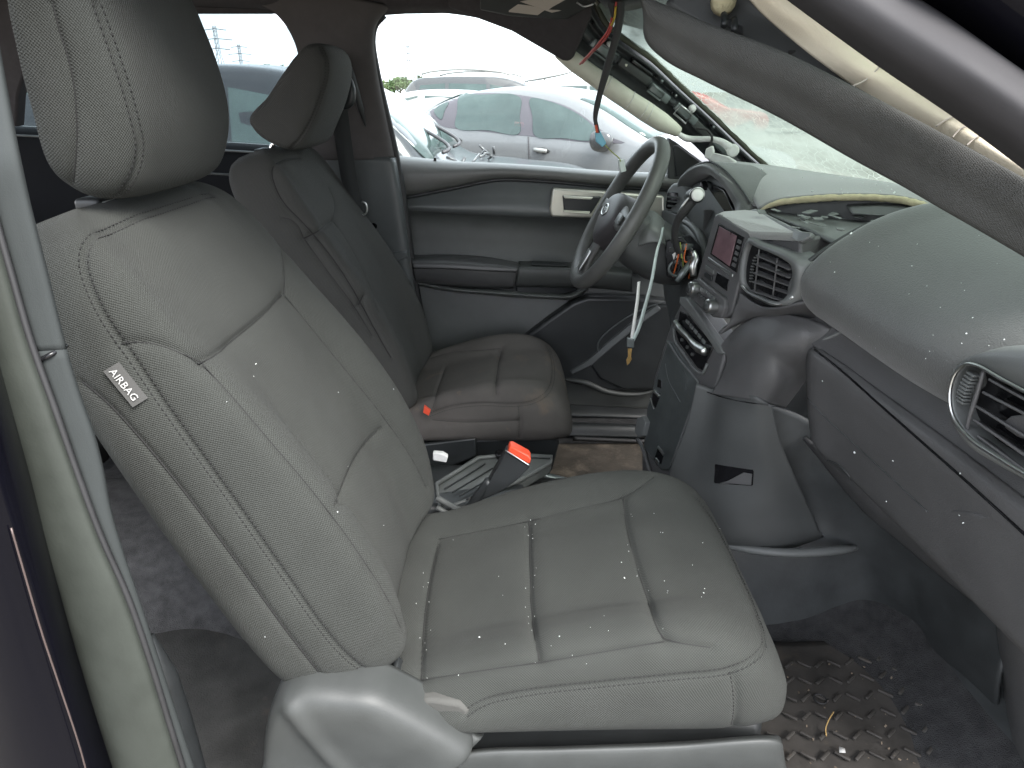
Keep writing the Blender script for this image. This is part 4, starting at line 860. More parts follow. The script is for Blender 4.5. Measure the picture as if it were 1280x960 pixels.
face('socket_mark', S2, [(825, 557), (832, 567), (831, 569.5), (824, 559.5)], .006, .004, M['satin'], dash, .0005)
face('socket_mark', S2, [(822, 572), (826, 577), (824.5, 581), (821, 576)], .006, .003, M['satin'], dash, .0005)
face('hook', S2, [(803, 523), (810, 520), (814, 528), (810, 545), (805, 547), (800, 540)], .016, .02, M['dash_trim'], dash, .002)
line_on('bracket_edge', S2, [(799, 549), (804, 556), (812, 580), (818, 598)], .006, .005, M['dash_low'], dash)
# ledge under the console side and dark footwell lining
wire('console_ledge', [(905, 682, 1.135), (930, 686, 1.12), (965, 690, 1.105), (1000, 691, 1.10), (1035, 689, 1.10), (1062, 686, 1.11), (1072, 684, 1.13)], [.006, .009, .010, .010, .009, .005], M['dash_trim'], dash, n=50, sides=12)
fw, fw_tree = patch('footwell_lining', [
    [(940, 500, 1.17), (1000, 520, 1.17), (1060, 560, 1.12), (1120, 600, 1.02), (1180, 640, .92), (1250, 690, .80)],
    [(900, 640, 1.17), (1000, 640, 1.17), (1090, 650, 1.10), (1160, 680, 1.0), (1210, 710, .90), (1280, 760, .80)],
    [(900, 692, 1.135), (1000, 694, 1.135), (1072, 688, 1.12), (1130, 720, 1.05), (1180, 750, .95), (1260, 800, .80)],
    [(900, 770, 1.10), (1000, 770, 1.10), (1090, 770, 1.09), (1138, 790, 1.02), (1180, 800, .92), (1250, 840, .78)],
    [(900, 838, 1.06), (1000, 838, 1.06), (1090, 836, 1.06), (1140, 832, .99), (1190, 860, .90), (1240, 900, .80)],
    [(900, 870, 1.04), (1000, 870, 1.03), (1090, 866, 1.02), (1130, 862, .96), (1175, 890, .88), (1210, 960, .76)]], M['floorhard'], dash, ns=60, nk=70)
# near end of the dash and kick panel at the picture's edge
patch('dash_end_panel', [[(1165, 640, .80), (1200, 640, .72), (1250, 650, .66), (1330, 680, .60)], [(1210, 700, .80), (1232, 705, .72), (1262, 720, .66), (1340, 740, .60)], [(1238, 742, .80), (1252, 745, .735), (1275, 765, .68), (1350, 800, .60)],
                         [(1247, 800, .80), (1258, 800, .735), (1285, 820, .68), (1360, 860, .60)], [(1254, 860, .80), (1265, 862, .735), (1295, 880, .68), (1370, 920, .60)], [(1262, 960, .78), (1275, 960, .72), (1310, 980, .66), (1390, 1010, .58)]], M['dash_low'], dash, ns=50, nk=40)
patch('glove_box_edge', [[(1004, 548, 1.16), (1090, 612, .98), (1135, 640, .90), (1190, 685, .82), (1252, 742, .75)], [(1004, 549, 1.165), (1090, 632, .99), (1130, 662, .92), (1180, 704, .84), (1250, 760, .76)], [(1004, 550, 1.17), (1080, 640, 1.06), (1120, 674, .99), (1170, 716, .90), (1245, 775, .80)]], M['dash_low'], dash)

# ------------------------------------------------------------------ floor mats
fmat = empty('floor_mat', (.7, .88, .39), label='dirty black rubber floor mat with diamond tread in the near footwell', cat='floor mat')
skin('mat_sheet', [[A(.30, .58, .386), A(.30, .85, .386), A(.30, 1.04, .386)], [A(.60, .58, .388), A(.60, .85, .388), A(.60, 1.045, .388)], [A(.76, .60, .415), A(.76, .85, .415), A(.775, 1.03, .415)], [A(.84, .62, .45), A(.84, .85, .45), A(.83, 1.0, .45)]], M['mat_dirty'], fmat, ns=40, nk=30, solid=.006)
wire('mat_rim', [(960, 858, .99), (1000, 855, .985), (1060, 860, .955), (1110, 856, .945), (1130, 858, .935), (1165, 885, .87), (1195, 920, .80), (1215, 970, .74)], .009, M['mat_dirty'], fmat, n=60)
tr = MB()
for i in range(11):
    for j in range(9):
        x, y = .47 + i * .030 + (j % 2) * .015, .66 + j * .040
        if x > .77: continue
        z = .394 + max(0, x - .60) ** 2 * 1.0; a = R(38) if (i + j) % 2 else R(-38)
        tr.box((x, y, z), (.026, .006, .005), ((math.cos(a), math.sin(a), 0), (-math.sin(a), math.cos(a), 0), (0, 0, 1)))
tr.build('tread_bars', M['mat_dirty'], fmat, bevel=.0015, kind='stuff')
MB().tube([A(.585 + .011 * math.cos(a), .895 + .011 * math.sin(a), .397) for a in np.linspace(0, 2 * math.pi, 20, endpoint=False)], .0018, 6, closed=True).build('eyelet', M['rubber'], fmat)
# ------------------------------------------------------------------ steering wheel
M['wheel'] = mat('steering_wheel_rim', (.085, .086, .082), .4, noise=(20, .08), bump=('grain', 700, .3, .0008))
M['hub'] = mat('steering_wheel_hub', (.050, .046, .048), .5, noise=(12, .1), bump=('grain', 800, .25, .0006))
sw = empty('steering_wheel', tuple(Q(771, 268, 1.735)), label='grey steering wheel with three spokes and a blank airbag hub', cat='steering wheel')
wc = Q(771, 268, 1.735); wa = R(29); wn = A(-math.cos(wa), 0, math.sin(wa)); e1 = A(0, 1, 0); e2 = A(math.sin(wa), 0, math.cos(wa))
def W(a, b, h=0): return wc + e1 * a + e2 * b + wn * h
RR = .197
MB().tube([W(RR * math.cos(t), RR * math.sin(t)) for t in np.linspace(0, 2 * math.pi, 96, endpoint=False)], .0192, 18, closed=True, flat=(1.0, .92), up=wn).build('rim', M['wheel'], sw)
hub = [W(.085 * math.cos(t) * (1 + .12 * math.cos(2 * t)), .072 * math.sin(t) - .012 + .008 * math.cos(2 * t)) for t in np.linspace(0, 2 * math.pi, 40, endpoint=False)]
hs = []
for k, h in ((1.06, -.035), (1.05, -.005), (1.0, .012), (.86, .024), (.55, .031), (.12, .033)):
    hs.append([wc + (p - wc) * k + wn * h for p in hub])
V, F = loft(hs, 30, 48); mesh('airbag_hub', V, F, M['hub'], sw)
for s_, b in ((-1, 0), (1, 0)):
    MB().tube([W(s_ * .07, .005, .004), W(s_ * .12, .0, .004), W(s_ * .17, .004, -.004), W(s_ * .195, .008, -.004)], [.030, .027, .022, .018], 14, n=14, flat=(.42, 1), up=wn).build('spoke', M['wheel'], sw)
    bt = MB(); bt.box(W(s_ * .122, .002, .016), (.045, .026, .006), (e1, e2, wn)); bt.build('spoke_buttons', M['plastic_lt'], sw, bevel=.002)
lows = MB().tube([W(0, -.07, .002), W(0, -.12, .002), W(0, -.17, -.004), W(0, -.195, -.004)], [.034, .030, .026, .03], 14, n=14, flat=(.40, 1), up=wn); lows.build('spoke', M['wheel'], sw)
MB().box(W(0, -.142, .012), (.038, .06, .005), (e1, e2, wn)).build('spoke_insert', M['satin'], sw, bevel=.002)
MB().tube([W(.030 * math.cos(t), .015 * math.sin(t) - .004, .0335) for t in np.linspace(0, 2 * math.pi, 30, endpoint=False)], .0022, 6, closed=True).build('emblem_ring', M['satin'], sw)
MB().tube([W(-.016, -.004, .034), W(-.008, .003, .034), W(0, -.006, .034), W(.01, .003, .034), W(.017, -.003, .034)], .0014, 6, n=20).build('emblem_script', M['satin'], sw)
# column with its shroud broken open
col = empty('steering_column', tuple(W(0, -.03, -.12)), label='black steering column with broken shroud and exposed switchgear behind the wheel', cat='steering column')
shr = []
for h, wd, up_, dn in ((-.03, .055, .045, .05), (-.06, .066, .055, .075), (-.12, .07, .058, .085), (-.19, .066, .05, .080), (-.24, .05, .04, .06)):
    shr.append([W(wd * x, (up_ if z > 0 else dn) * z - .015, h) for x, z in ((-1, 0), (-.92, .7), (-.5, 1), (.5, 1), (.92, .7), (1, 0), (.95, -.7), (.5, -1), (-.5, -1), (-.95, -.7))])
V, F = loft(shr, 30, 50); mesh('shroud', V, F, M['dash_dk'], col)
patch('shroud_cover', [[(806, 262, 1.72), (818, 264, 1.71), (830, 276, 1.70), (830, 290, 1.70)], [(795, 290, 1.68), (812, 286, 1.66), (828, 292, 1.66), (832, 302, 1.67)], [(788, 314, 1.68), (806, 305, 1.655), (826, 303, 1.65), (833, 308, 1.66)]], M['dash_trim'], col)
poly('switch_block', [(831, 300, 1.64), (852, 296, 1.63), (866, 312, 1.60), (868, 338, 1.59), (850, 352, 1.60), (832, 346, 1.62)], (.03, .03, 0), M['gloss_blk'], col, bevel=.004)
for k, (u, v, w_, h_) in enumerate([(836, 310, 8, 6), (850, 306, 9, 7), (858, 320, 7, 9), (840, 326, 10, 5), (852, 334, 8, 6), (862, 334, 6, 5), (838, 340, 7, 5), (846, 316, 5, 4)]):
    poly('switch_piece', [(u, v, 1.60), (u + w_, v + 1, 1.595), (u + w_, v + h_, 1.595), (u, v + h_ - 1, 1.60)], (.02, .02, 0), [M['plastic_dk'], M['bracket'], M['plastic']][k % 3], col, bevel=.001)
MB().tube([Q(845 + 9 * math.cos(a), 336 + 9 * math.sin(a), 1.592) for a in np.linspace(0, 2 * math.pi, 24, endpoint=False)], .0035, 8, closed=True).build('lock_ring', M['bracket'], col)
poly('ignition_tab', [(840, 318, 1.585), (844, 315, 1.585), (847, 321, 1.582), (842, 325, 1.585)], (.004, .004, 0), M['white_plastic'], col, bevel=.001)
wire('steel_tube', [(846, 352, 1.57), (853, 342, 1.57), (859, 334, 1.575), (864, 326, 1.58)], [.006, .010, .009, .006], M['bracket'], col, n=14)
wire('steel_tube', [(867, 345, 1.565), (866, 332, 1.57), (869, 322, 1.575), (866, 314, 1.58)], [.008, .011, .010, .006], M['satin'], col, n=14)
for k in range(6):
    wire('wire', [(838 + k * 4, 300 + k, 1.60), (846 + k * 2, 312 + 3 * k, 1.58), (842 + 4 * k, 328, 1.585), (836 + 5 * k, 344 + 2 * (k % 3), 1.60)], .0018, [M['wire_blk'], M['wire_org'], M['wire_blk'], M['wire_grn']][k % 4], col, n=20, sides=6)
# gear selector on the column
st = empty('gear_lever', tuple(Q(846, 300, 1.57)), label='black column gear lever with a pale round end cap', cat='gear lever')
wire('stem', [(866, 250, 1.535), (858, 260, 1.54), (849, 272, 1.55), (844, 286, 1.56), (844, 302, 1.57), (850, 320, 1.59)], [.011, .0115, .009, .008, .0075, .007], M['wire_blk'], st, n=40, sides=12)
cc = Q(871, 244, 1.53)
MB().lathe(cc, (.1, -1, .25), [(.0155, -.035), (.0175, -.02), (.018, 0), (.0168, .004)], 26).build('knob', M['plastic_dk'], st)
MB().lathe(cc, (.1, -1, .25), [(.0145, .003), (.0140, .0062), (.010, .0075), (.001, .008)], 26).build('end_cap', M['white_plastic'], st)
MB().tube([cc + A(.0168 * math.cos(t), -.002, .0168 * math.sin(t)) for t in np.linspace(0, 2 * math.pi, 30, endpoint=False)], .0013, 6, closed=True).build('cap_ring', M['satin'], st)
wire('lever_trim', [(861, 247, 1.53), (853, 258, 1.535), (847, 268, 1.545)], [.002, .003, .002], M['satin'], st, n=16)
# key on a lanyard
M['strap'] = mat('pale_strap', (.52, .60, .58), .7, bump=('weave', 400, .4, .0006))
key = empty('key_lanyard', tuple(Q(790, 432, 1.56)), label='brass key hanging on a pale cloth lanyard from the steering column', cat='key')
def ribbon(name, pts, w_, material, parent, n=40, tw=(0, 0)):
    P = crom(np.array([Q(*p) for p in pts]), n); V = []
    for i, p in enumerate(P):
        a = tw[0] + (tw[1] - tw[0]) * i / (n - 1); V += [p - A(math.cos(a), math.sin(a), 0) * w_ / 2, p + A(math.cos(a), math.sin(a), 0) * w_ / 2]
    return mesh(name, V, [(2*i, 2*i+1, 2*i+3, 2*i+2) for i in range(n - 1)], material, parent, solid=.0015)
ribbon('strap', [(829, 284, 1.60), (827, 296, 1.585), (822, 312, 1.57), (815, 350, 1.56), (806, 385, 1.56), (797, 414, 1.56), (789, 430, 1.56)], .0105, M['strap'], key, tw=(.9, .2))
ribbon('strap', [(799, 352, 1.58), (797, 375, 1.565), (793, 402, 1.56), (789, 430, 1.56)], .009, M['white_plastic'], key, tw=(.6, .1))
poly('clasp', [(784, 422, 1.558), (793, 424, 1.555), (793, 435, 1.555), (783, 434, 1.558)], (0, .008, 0), M['bracket'], key, bevel=.002)
M['brass'] = mat('brass', (.42, .27, .10), .4, metal=.7, noise=(80, .3))
poly('key_blade', [(785, 436, 1.556), (790, 436, 1.555), (789, 446, 1.555), (790, 449, 1.555), (787, 454, 1.555), (784, 457, 1.556), (783, 450, 1.556), (785, 446, 1.556)], (0, .003, 0), M['brass'], key, bevel=.0005)

# ------------------------------------------------------------------ far windscreen pillar, stripped of its trim
ap = empty('windscreen_pillar', tuple(Q(900, 205, 2.03)), label='stripped far windscreen pillar: bare dark metal, clips and zinc brackets', cat='car pillar', kind='thing')
UP = [(735, -12, 1.90), (747, 7, 1.92), (757, 27, 1.93), (780, 47, 1.945), (815, 72, 1.965), (852, 107, 1.985), (890, 142, 2.0), (940, 190, 2.01), (965, 212, 2.01)]
LO = [(690, 55, 1.95), (712, 72, 1.955), (730, 82, 1.96), (760, 100, 1.97), (800, 128, 1.985), (835, 152, 2.0), (862, 175, 2.015), (885, 198, 2.03), (900, 214, 2.03)]
def arow(f, dy, dv=0): return [(a[0] * (1 - f) + b[0] * f, a[1] * (1 - f) + b[1] * f + dv, a[2] * (1 - f) + b[2] * f + dy) for a, b in zip(UP, LO)]
pm, pm_tree = patch('bare_pillar', [arow(-.05, .05), arow(.08, .012), arow(.2, .0), arow(.32, .012), arow(.42, .0), arow(.55, -.004), arow(.63, .02), arow(.8, .03), arow(1.0, .02)], M['baremetal'], ap, ns=60, nk=80)
MB().tube([Q(*p) for p in arow(.02, -.01)], .0085, 10, n=60, flat=(1, .7)).build('glass_seal', mat('olive_seal', (.05, .052, .035), .5, noise=(20, .2)), ap)
MB().tube([Q(*p) for p in arow(.20, -.008)], .0045, 8, n=60).build('weld_flange', M['baremetal'], ap)
def along(f, s):  # point on the pillar at fraction s of its length
    L = crom(np.array([Q(*p) for p in arow(f, 0)]), 60); return L[int(s * 59)]
for i, (s0, s1, f, m_) in enumerate([(.12, .22, .52, 'bracket'), (.27, .42, .50, 'plastic'), (.43, .53, .56, 'bracket'), (.57, .68, .52, 'bracket'), (.69, .80, .55, 'plastic'), (.80, .93, .52, 'bracket'), (.30, .40, .34, 'gloss_blk')]):
    a, b = along(f, s0), along(f, s1); d = (b - a) / np.linalg.norm(b - a); nn = A(-.25, -.95, .1); nn -= d * nn.dot(d); nn /= np.linalg.norm(nn)
    MB().box((a + b) / 2 + nn * .012, (np.linalg.norm(b - a), .018, .022 if m_ != 'gloss_blk' else .010), (d, nn, np.cross(d, nn))).build('bracket', M[m_], ap, bevel=.003)
def frame_at(f, s0, s1, wd, m_):
    a, b = along(f, s0), along(f, s1); d = (b - a) / np.linalg.norm(b - a); nn = A(-.25, -.95, .1); nn -= d * nn.dot(d); nn /= np.linalg.norm(nn); t = np.cross(d, nn)
    L = [a - t * wd, b - t * wd, b + t * wd, a + t * wd]
    MB().tube([p + nn * .024 for p in L], .0032, 6, closed=True).build('clip_frame', M[m_], ap)
frame_at(.55, .14, .24, .014, 'bracket'); frame_at(.58, .585, .66, .014, 'satin'); frame_at(.6, .43, .5, .010, 'bracket')
for f, s, r_, m_ in ((.5, .30, .010, 'airtube'), (.34, .20, .009, 'white_plastic'), (.30, .62, .011, 'white_plastic'), (.5, .87, .010, 'airtube'), (.3, .45, .005, 'bracket'), (.28, .74, .005, 'bracket'), (.33, .53, .004, 'satin')):
    c = along(f, s); MB().lathe(c + A(0, -.006, 0), (-.2, -1, .1), [(r_, 0), (r_ * 1.05, .008), (r_ * .7, .014), (r_ * .2, .016)], 12).build('clip', M[m_], ap)
for s in np.linspace(.1, .92, 9):
    c = along(.30 + .05 * math.sin(s * 40), s); MB().lathe(c + A(0, -.004, 0), (-.2, -1, .1), [(.0045, 0), (.0045, .001)], 10).build('bolt_hole', M['gloss_blk'], ap)
# rolled curtain airbag along the pillar
ab = empty('curtain_airbag', tuple(Q(845, 165, 1.93)), label='rolled cream curtain airbag lying along the stripped far pillar', cat='airbag')
MB().tube([Q(*p) for p in [(700, 62, 1.915), (716, 76, 1.915), (745, 97, 1.92), (775, 118, 1.925), (805, 138, 1.93), (828, 153, 1.935), (842, 161, 1.94), (848, 165, 1.945)]], [.022, .023, .0225, .025, .0245, .026, .0245, .014], 16, n=60, flat=(1, .85)).build('bag_roll', M['airtube'], ab)
for s in (.33, .55, .68, .73):
    p = crom(np.array([Q(*p) for p in [(716, 76, 1.915), (745, 97, 1.92), (775, 118, 1.925), (805, 138, 1.93), (845, 163, 1.94)]]), 60); i = int(s * 59); d = p[i + 1] - p[i - 1]; d /= np.linalg.norm(d); u_ = np.cross(d, A(0, 1, 0)); u_ /= np.linalg.norm(u_); v_ = np.cross(d, u_)
    MB().tube([p[i] + .0252 * (math.cos(t) * u_ + math.sin(t) * v_ * .9) for t in np.linspace(0, 2 * math.pi, 24, endpoint=False)], .0011, 5, closed=True).build('tape_band', M['white_plastic'], ab)
wire('strap_end', [(846, 166, 1.94), (858, 173, 1.94), (874, 174, 1.93), (890, 174, 1.92), (903, 178, 1.91), (914, 186, 1.90)], [.006, .009, .008, .007, .009, .012], M['white_plastic'], ab, n=40)
MB().lathe(Q(916, 188, 1.895), (-.2, -1, .2), [(.016, -.006), (.017, .003), (.012, .006), (.004, .007)], 20).build('strap_eye', M['white_plastic'], ab)
poly('cloth_fold', [(886, 190, 1.90), (896, 193, 1.88), (910, 196, 1.87), (921, 203, 1.87), (915, 207, 1.87), (896, 204, 1.88), (885, 200, 1.90)], (.01, .02, 0), M['white_plastic'], ab, bevel=.004)
poly('inflator_plug', [(882, 186, 1.90), (890, 182, 1.89), (892, 190, 1.89), (887, 200, 1.895), (880, 197, 1.90)], (.008, .012, 0), M['white_plastic'], ab, bevel=.003)
wire('plug_wire', [(870, 160, 1.92), (884, 163, 1.91), (890, 172, 1.90), (887, 184, 1.90)], .0035, M['wire_blk'], ab)
# sun visor and the overhead wires
vis = empty('sun_visor', tuple(Q(690, 20, 1.80)), label='dark sun visor with warning labels hanging under the roof on the far side', cat='sun visor')
poly('visor_panel', [(560, -30, 1.83), (640, -30, 1.80), (735, -30, 1.74), (741, 18, 1.78), (718, 70, 1.86), (712, 76, 1.87), (704, 75, 1.875), (640, 38, 1.885), (560, 8, 1.90)], (.0, .022, 0), M['headliner'], vis, bevel=.006, bseg=3)
vf = poly('visor_flap', [(600, -20, 1.79), (740, -20, 1.745), (746, 2, 1.735), (740, 5, 1.745), (708, 24, 1.80), (640, 20, 1.83), (600, 12, 1.85)], (0, .008, 0), M['plastic'], vis, bevel=.003)
poly('warning_label', [(650, 2, 1.80), (694, -7, 1.775), (718, -2, 1.765), (716, 10, 1.775), (690, 16, 1.79)], (0, -.0012, 0), M['label'], vis, bevel=0)
poly('warning_label', [(636, 4, 1.815), (662, 7, 1.80), (682, 12, 1.792), (672, 19, 1.803), (636, 15, 1.825)], (0, -.0012, 0), M['label'], vis, bevel=0)
wire('visor_clip', [(721, 3, 1.74), (730, 8, 1.735), (742, 5, 1.73)], .002, M['satin'], vis, n=12)
MB().lathe(Q(784, -8, 1.50), (0, -.3, -1), [(.06, -.02), (.06, 0), (.05, .012), (.01, .016)], 26).build('overhead_pod', M['plastic_dk'], shell)
lm = empty('wire_loom', tuple(Q(760, 60, 1.56)), label='black taped wire loom with red leads dangling from the roof, blue plug at its end', cat='wiring')
wire('loom', [(776, -20, 1.50), (776, 10, 1.50), (771, 42, 1.51), (759, 85, 1.53), (748, 125, 1.545), (744, 148, 1.55), (745, 156, 1.55)], [.0075, .0075, .0085, .0075, .0085, .007, .0065, .004], M['wire_blk'], lm, n=60, sides=10)
wire('loom', [(764, -15, 1.51), (765, 5, 1.51), (767, 22, 1.512)], [.010, .009, .004], M['wire_blk'], lm, n=20)
wire('red_lead', [(769, -10, 1.50), (767, 12, 1.51), (762, 34, 1.53), (750, 52, 1.58), (738, 66, 1.66), (725, 80, 1.75)], .0026, M['wire_red'], lm, n=50)
wire('red_lead', [(771, -10, 1.495), (769, 14, 1.505), (763, 38, 1.525), (752, 54, 1.58), (741, 65, 1.66), (728, 79, 1.75)], .0022, M['wire_red'], lm, n=50)
wire('yellow_lead', [(770, 8, 1.50), (768, 22, 1.50), (764, 32, 1.515)], .0022, M['wire_yel'], lm, n=20)
for dx, m_ in ((-1.2, 'wire_org'), (.6, 'wire_red'), (2, 'wire_blk')):
    wire('plug_lead', [(744.5 + dx * .5, 150, 1.55), (745.5 + dx, 158, 1.55), (747 + dx, 166, 1.55)], .0016, M[m_], lm, n=12)
poly('blue_plug', [(744, 165, 1.552), (750, 163, 1.55), (758, 179, 1.55), (753, 184, 1.55), (745, 177, 1.552)], (0, .012, 0), M['conn_blue'], lm, bevel=.0015)
wire('thin_lead', [(756, 181, 1.552), (765, 190, 1.55), (774, 198, 1.55), (776, 202, 1.55)], .0012, M['wire_grn'], lm, n=20)
poly('white_plug', [(773, 200, 1.552), (780, 199, 1.55), (783, 214, 1.55), (776, 216, 1.55), (774, 208, 1.552)], (0, .012, 0), mat('clear_plug', (.42, .48, .45), .3), lm, bevel=.0015)

# ------------------------------------------------------------------ shattered windscreen
def shatter():
    m = bpy.data.materials.new('shattered_laminated_glass'); m.use_nodes = True; nt = m.node_tree; nt.nodes.clear(); N = nt.nodes.new
    o = N('ShaderNodeOutputMaterial'); ge = N('ShaderNodeNewGeometry')
    tr = N('ShaderNodeBsdfTransparent'); tr.inputs[0].default_value = (.27, .32, .29, 1)
    tl = N('ShaderNodeBsdfTranslucent'); tl.inputs[0].default_value = (.21, .25, .22, 1); df = N('ShaderNodeBsdfDiffuse'); df.inputs[0].default_value = (.20, .25, .22, 1)
    gl = N('ShaderNodeBsdfGlossy'); gl.inputs['Roughness'].default_value = .12
    vo = N('ShaderNodeTexVoronoi'); vo.feature = 'DISTANCE_TO_EDGE'; vo.inputs['Scale'].default_value = 38
    ns = N('ShaderNodeTexNoise'); ns.inputs['Scale'].default_value = 5; ns.inputs['Detail'].default_value = 8; ns.inputs['Roughness'].default_value = .65
    mp = N('ShaderNodeMapping'); mp.inputs['Scale'].default_value = (1, .35, 1); mp.inputs['Rotation'].default_value = (0, 0, .6)
    r1 = N('ShaderNodeMapRange'); r1.inputs['From Min'].default_value = 0; r1.inputs['From Max'].default_value = .09; r1.inputs['To Min'].default_value = 1.0; r1.inputs['To Max'].default_value = .0
    r2 = N('ShaderNodeMapRange'); r2.inputs['From Min'].default_value = .38; r2.inputs['From Max'].default_value = .62; r2.inputs['To Min'].default_value = .30; r2.inputs['To Max'].default_value = .85
    mxm = N('ShaderNodeMath'); mxm.operation = 'MAXIMUM'
    a = N('ShaderNodeMixShader'); b = N('ShaderNodeMixShader'); c = N('ShaderNodeMixShader'); a.inputs[0].default_value = .35; c.inputs[0].default_value = .06
    L = nt.links.new
    L(ge.outputs['Position'], vo.inputs['Vector']); L(ge.outputs['Position'], mp.inputs['Vector']); L(mp.outputs[0], ns.inputs['Vector'])
    L(vo.outputs['Distance'], r1.inputs['Value']); L(ns.outputs['Fac'], r2.inputs['Value']); L(r1.outputs[0], mxm.inputs[0]); L(r2.outputs[0], mxm.inputs[1])
    L(tl.outputs[0], a.inputs[1]); L(df.outputs[0], a.inputs[2]); L(mxm.outputs[0], b.inputs[0]); L(tr.outputs[0], b.inputs[1]); L(a.outputs[0], b.inputs[2])
    L(b.outputs[0], c.inputs[1]); L(gl.outputs[0], c.inputs[2]); L(c.outputs[0], o.inputs['Surface'])
    return m
M['shatter'] = shatter()
ws = empty('windscreen', (.8, 1.34, 1.25), label='shattered pale green windscreen between the two stripped pillars', cat='windscreen', kind='thing')
farE = crom(np.array([Q(*p) for p in UP[1:]]), 12)
cB, cT = A(.86, 1.34, 1.245), A(.22, 1.34, 1.66)
midE = np.array([cT * (1 - f) + cB * f + A(.02, 0, .02) * math.sin(f * math.pi) for f in np.linspace(0, 1, 12)])
nearE = farE * A(1, -1, 1) + A(0, 2.68, 0)
q1 = farE * .5 + midE * .5 + (midE - farE) * .14; q3 = nearE * .5 + midE * .5 + (midE - nearE) * .14
mid = []
for r_ in (farE, q1, midE, q3, nearE): mid.append([p for p in r_])
mid = [[p + (A(0, 0, 0) if i in (0, 4) else A(.01, 0, .004)) for p in r_] for i, r_ in enumerate(mid)]
V, F = loft(mid, 50, 40, closed=False); V += np.random.normal(0, .0012, V.shape)
mesh('laminated_glass', V, F, M['shatter'], ws)

# ------------------------------------------------------------------ between the seats: buckle and console tray
bk = empty('seat_belt_buckle', tuple(Q(615, 610, 1.17)), label='black belt buckle with a red release button beside the near seat', cat='buckle')
poly('buckle_body', [(633, 563, 1.165), (663, 577, 1.145), (662, 586, 1.142), (644, 603, 1.142), (626, 616, 1.15), (598, 628, 1.155), (610, 605, 1.165)], (.0, .028, 0), M['plastic_dk'], bk, bevel=.005, bseg=3)
poly('release_button', [(637, 559, 1.160), (641, 559, 1.16), (661, 570, 1.145), (664, 574, 1.143), (662, 581, 1.142), (634, 566, 1.16)], (0, .024, .002), M['red'], bk, bevel=.003, bseg=3)
wire('buckle_rim', [(632, 563, 1.162), (645, 571, 1.152), (662, 582, 1.141)], .0015, M['satin'], bk, n=12)
wire('buckle_stalk', [(612, 600, 1.17), (600, 618, 1.17), (585, 640, 1.17), (570, 665, 1.17)], [.010, .012, .011, .009], M['plastic_dk'], bk, n=16)
con = empty('centre_console', (.0, 1.36, .50), label='low grey console tray with slots between the two front seats', cat='console')
tz = .575
tray = [at(546, 607, z=tz + .01), at(598, 574, z=tz + .01), at(640, 570, z=tz + .012), at(690, 573, z=tz + .014), at(688, 580, z=tz + .012), at(650, 602, z=tz + .01), at(600, 622, z=tz), at(550, 640, z=tz - .005)]
MB().prism(tray, (0, 0, -.03)).build('tray', M['plastic_lt'], con, bevel=.006, bseg=3)
rim = [p + A(0, 0, .004) for p in tray]
MB().tube(rim, .006, 8, closed=True).build('tray_rim', M['plastic_lt'], con)
for k in range(4):
    a = at(556 + k * 9, 611 + k * 4.5, z=tz + .014); b = at(606 + k * 10, 580 + k * 5, z=tz + .014)
    MB().tube([a, (a + b) / 2 + A(.002, .001, 0), b], .0022, 6, n=10).build('tray_slot', M['plastic_dk'], con)
MB().box((-.28, 1.36, .50), (.62, .20, .16)).build('console_bin', M['plastic_dk'], con, bevel=.02, bseg=3)
MB().box((.12, 1.34, .50), (.30, .18, .09)).build('tunnel_cover', M['carpet'], con, bevel=.03, bseg=3)
c = at(625, 567, z=.60); MB().lathe(c, (0, -.3, 1), [(.012, -.01), (.012, .004), (.008, .005)], 16).build('bolt', M['gloss_blk'], con)
poly('handbrake_lever', [(541, 566, 1.40), (553, 567, 1.39), (560, 571, 1.38), (558, 579, 1.38), (541, 576, 1.40)], (0, .015, 0), M['white_plastic'], con, bevel=.003)
wire('trim_bar', [(546, 622, 1.25), (560, 630, 1.24), (575, 638, 1.22), (590, 646, 1.20)], .007, M['plastic_lt'], con, n=12)
wire('trim_bar', [(546, 634, 1.24), (560, 642, 1.23), (575, 650, 1.21)], .006, M['plastic_lt'], con, n=12)
# plastic base under the far seat
poly('seat_base', [(528, 556, 1.54), (585, 551, 1.53), (690, 548, 1.53), (700, 552, 1.55), (690, 590, 1.56), (540, 592, 1.56)], (0, .4, 0), M['plastic_dk'], dseat, bevel=.006)
poly('valance', [(528, 556, 1.515), (595, 548, 1.512), (596, 570, 1.515), (560, 586, 1.52), (528, 592, 1.52)], (0, .012, 0), M['plastic_dk'], dseat, bevel=.004)
wire('seat_rail', [(660, 590, 1.58), (700, 600, 1.58), (720, 605, 1.58)], .012, M['bracket'], dseat, n=8)
poly('recliner_cover', [(494, 440, 1.985), (512, 450, 1.98), (508, 462, 1.97), (490, 456, 1.98)], (0, .01, 0), M['satin'], dseat, bevel=.002)
poly('belt_stub', [(530, 508, 1.50), (538, 514, 1.49), (536, 520, 1.49), (529, 516, 1.50)], (0, .012, 0), M['red'], dseat, bevel=.001)
fm2 = empty('floor_mat', (.3, 1.8, .385), label='muddy far footwell mat in front of the stained seat', cat='floor mat')
skin('mat_sheet', [[A(.05, 1.60, .386), A(.05, 1.75, .386), A(.05, 1.9, .388)], [A(.4, 1.60, .387), A(.4, 1.75, .387), A(.4, 1.9, .39)], [A(.62, 1.6, .39), A(.62, 1.75, .39), A(.62, 1.9, .393)]], mat('muddy_mat', (.06, .05, .04), .7, noise=(14, .4), bump=('noise', 120, .6, .003), spots=[(12, .5, (.16, .13, .10))]), fm2, solid=.006)
wire('mat_rim', [(716, 548, 1.90), (760, 550, 1.90), (808, 552, 1.90)], .008, M['rubber'], fm2, n=20)

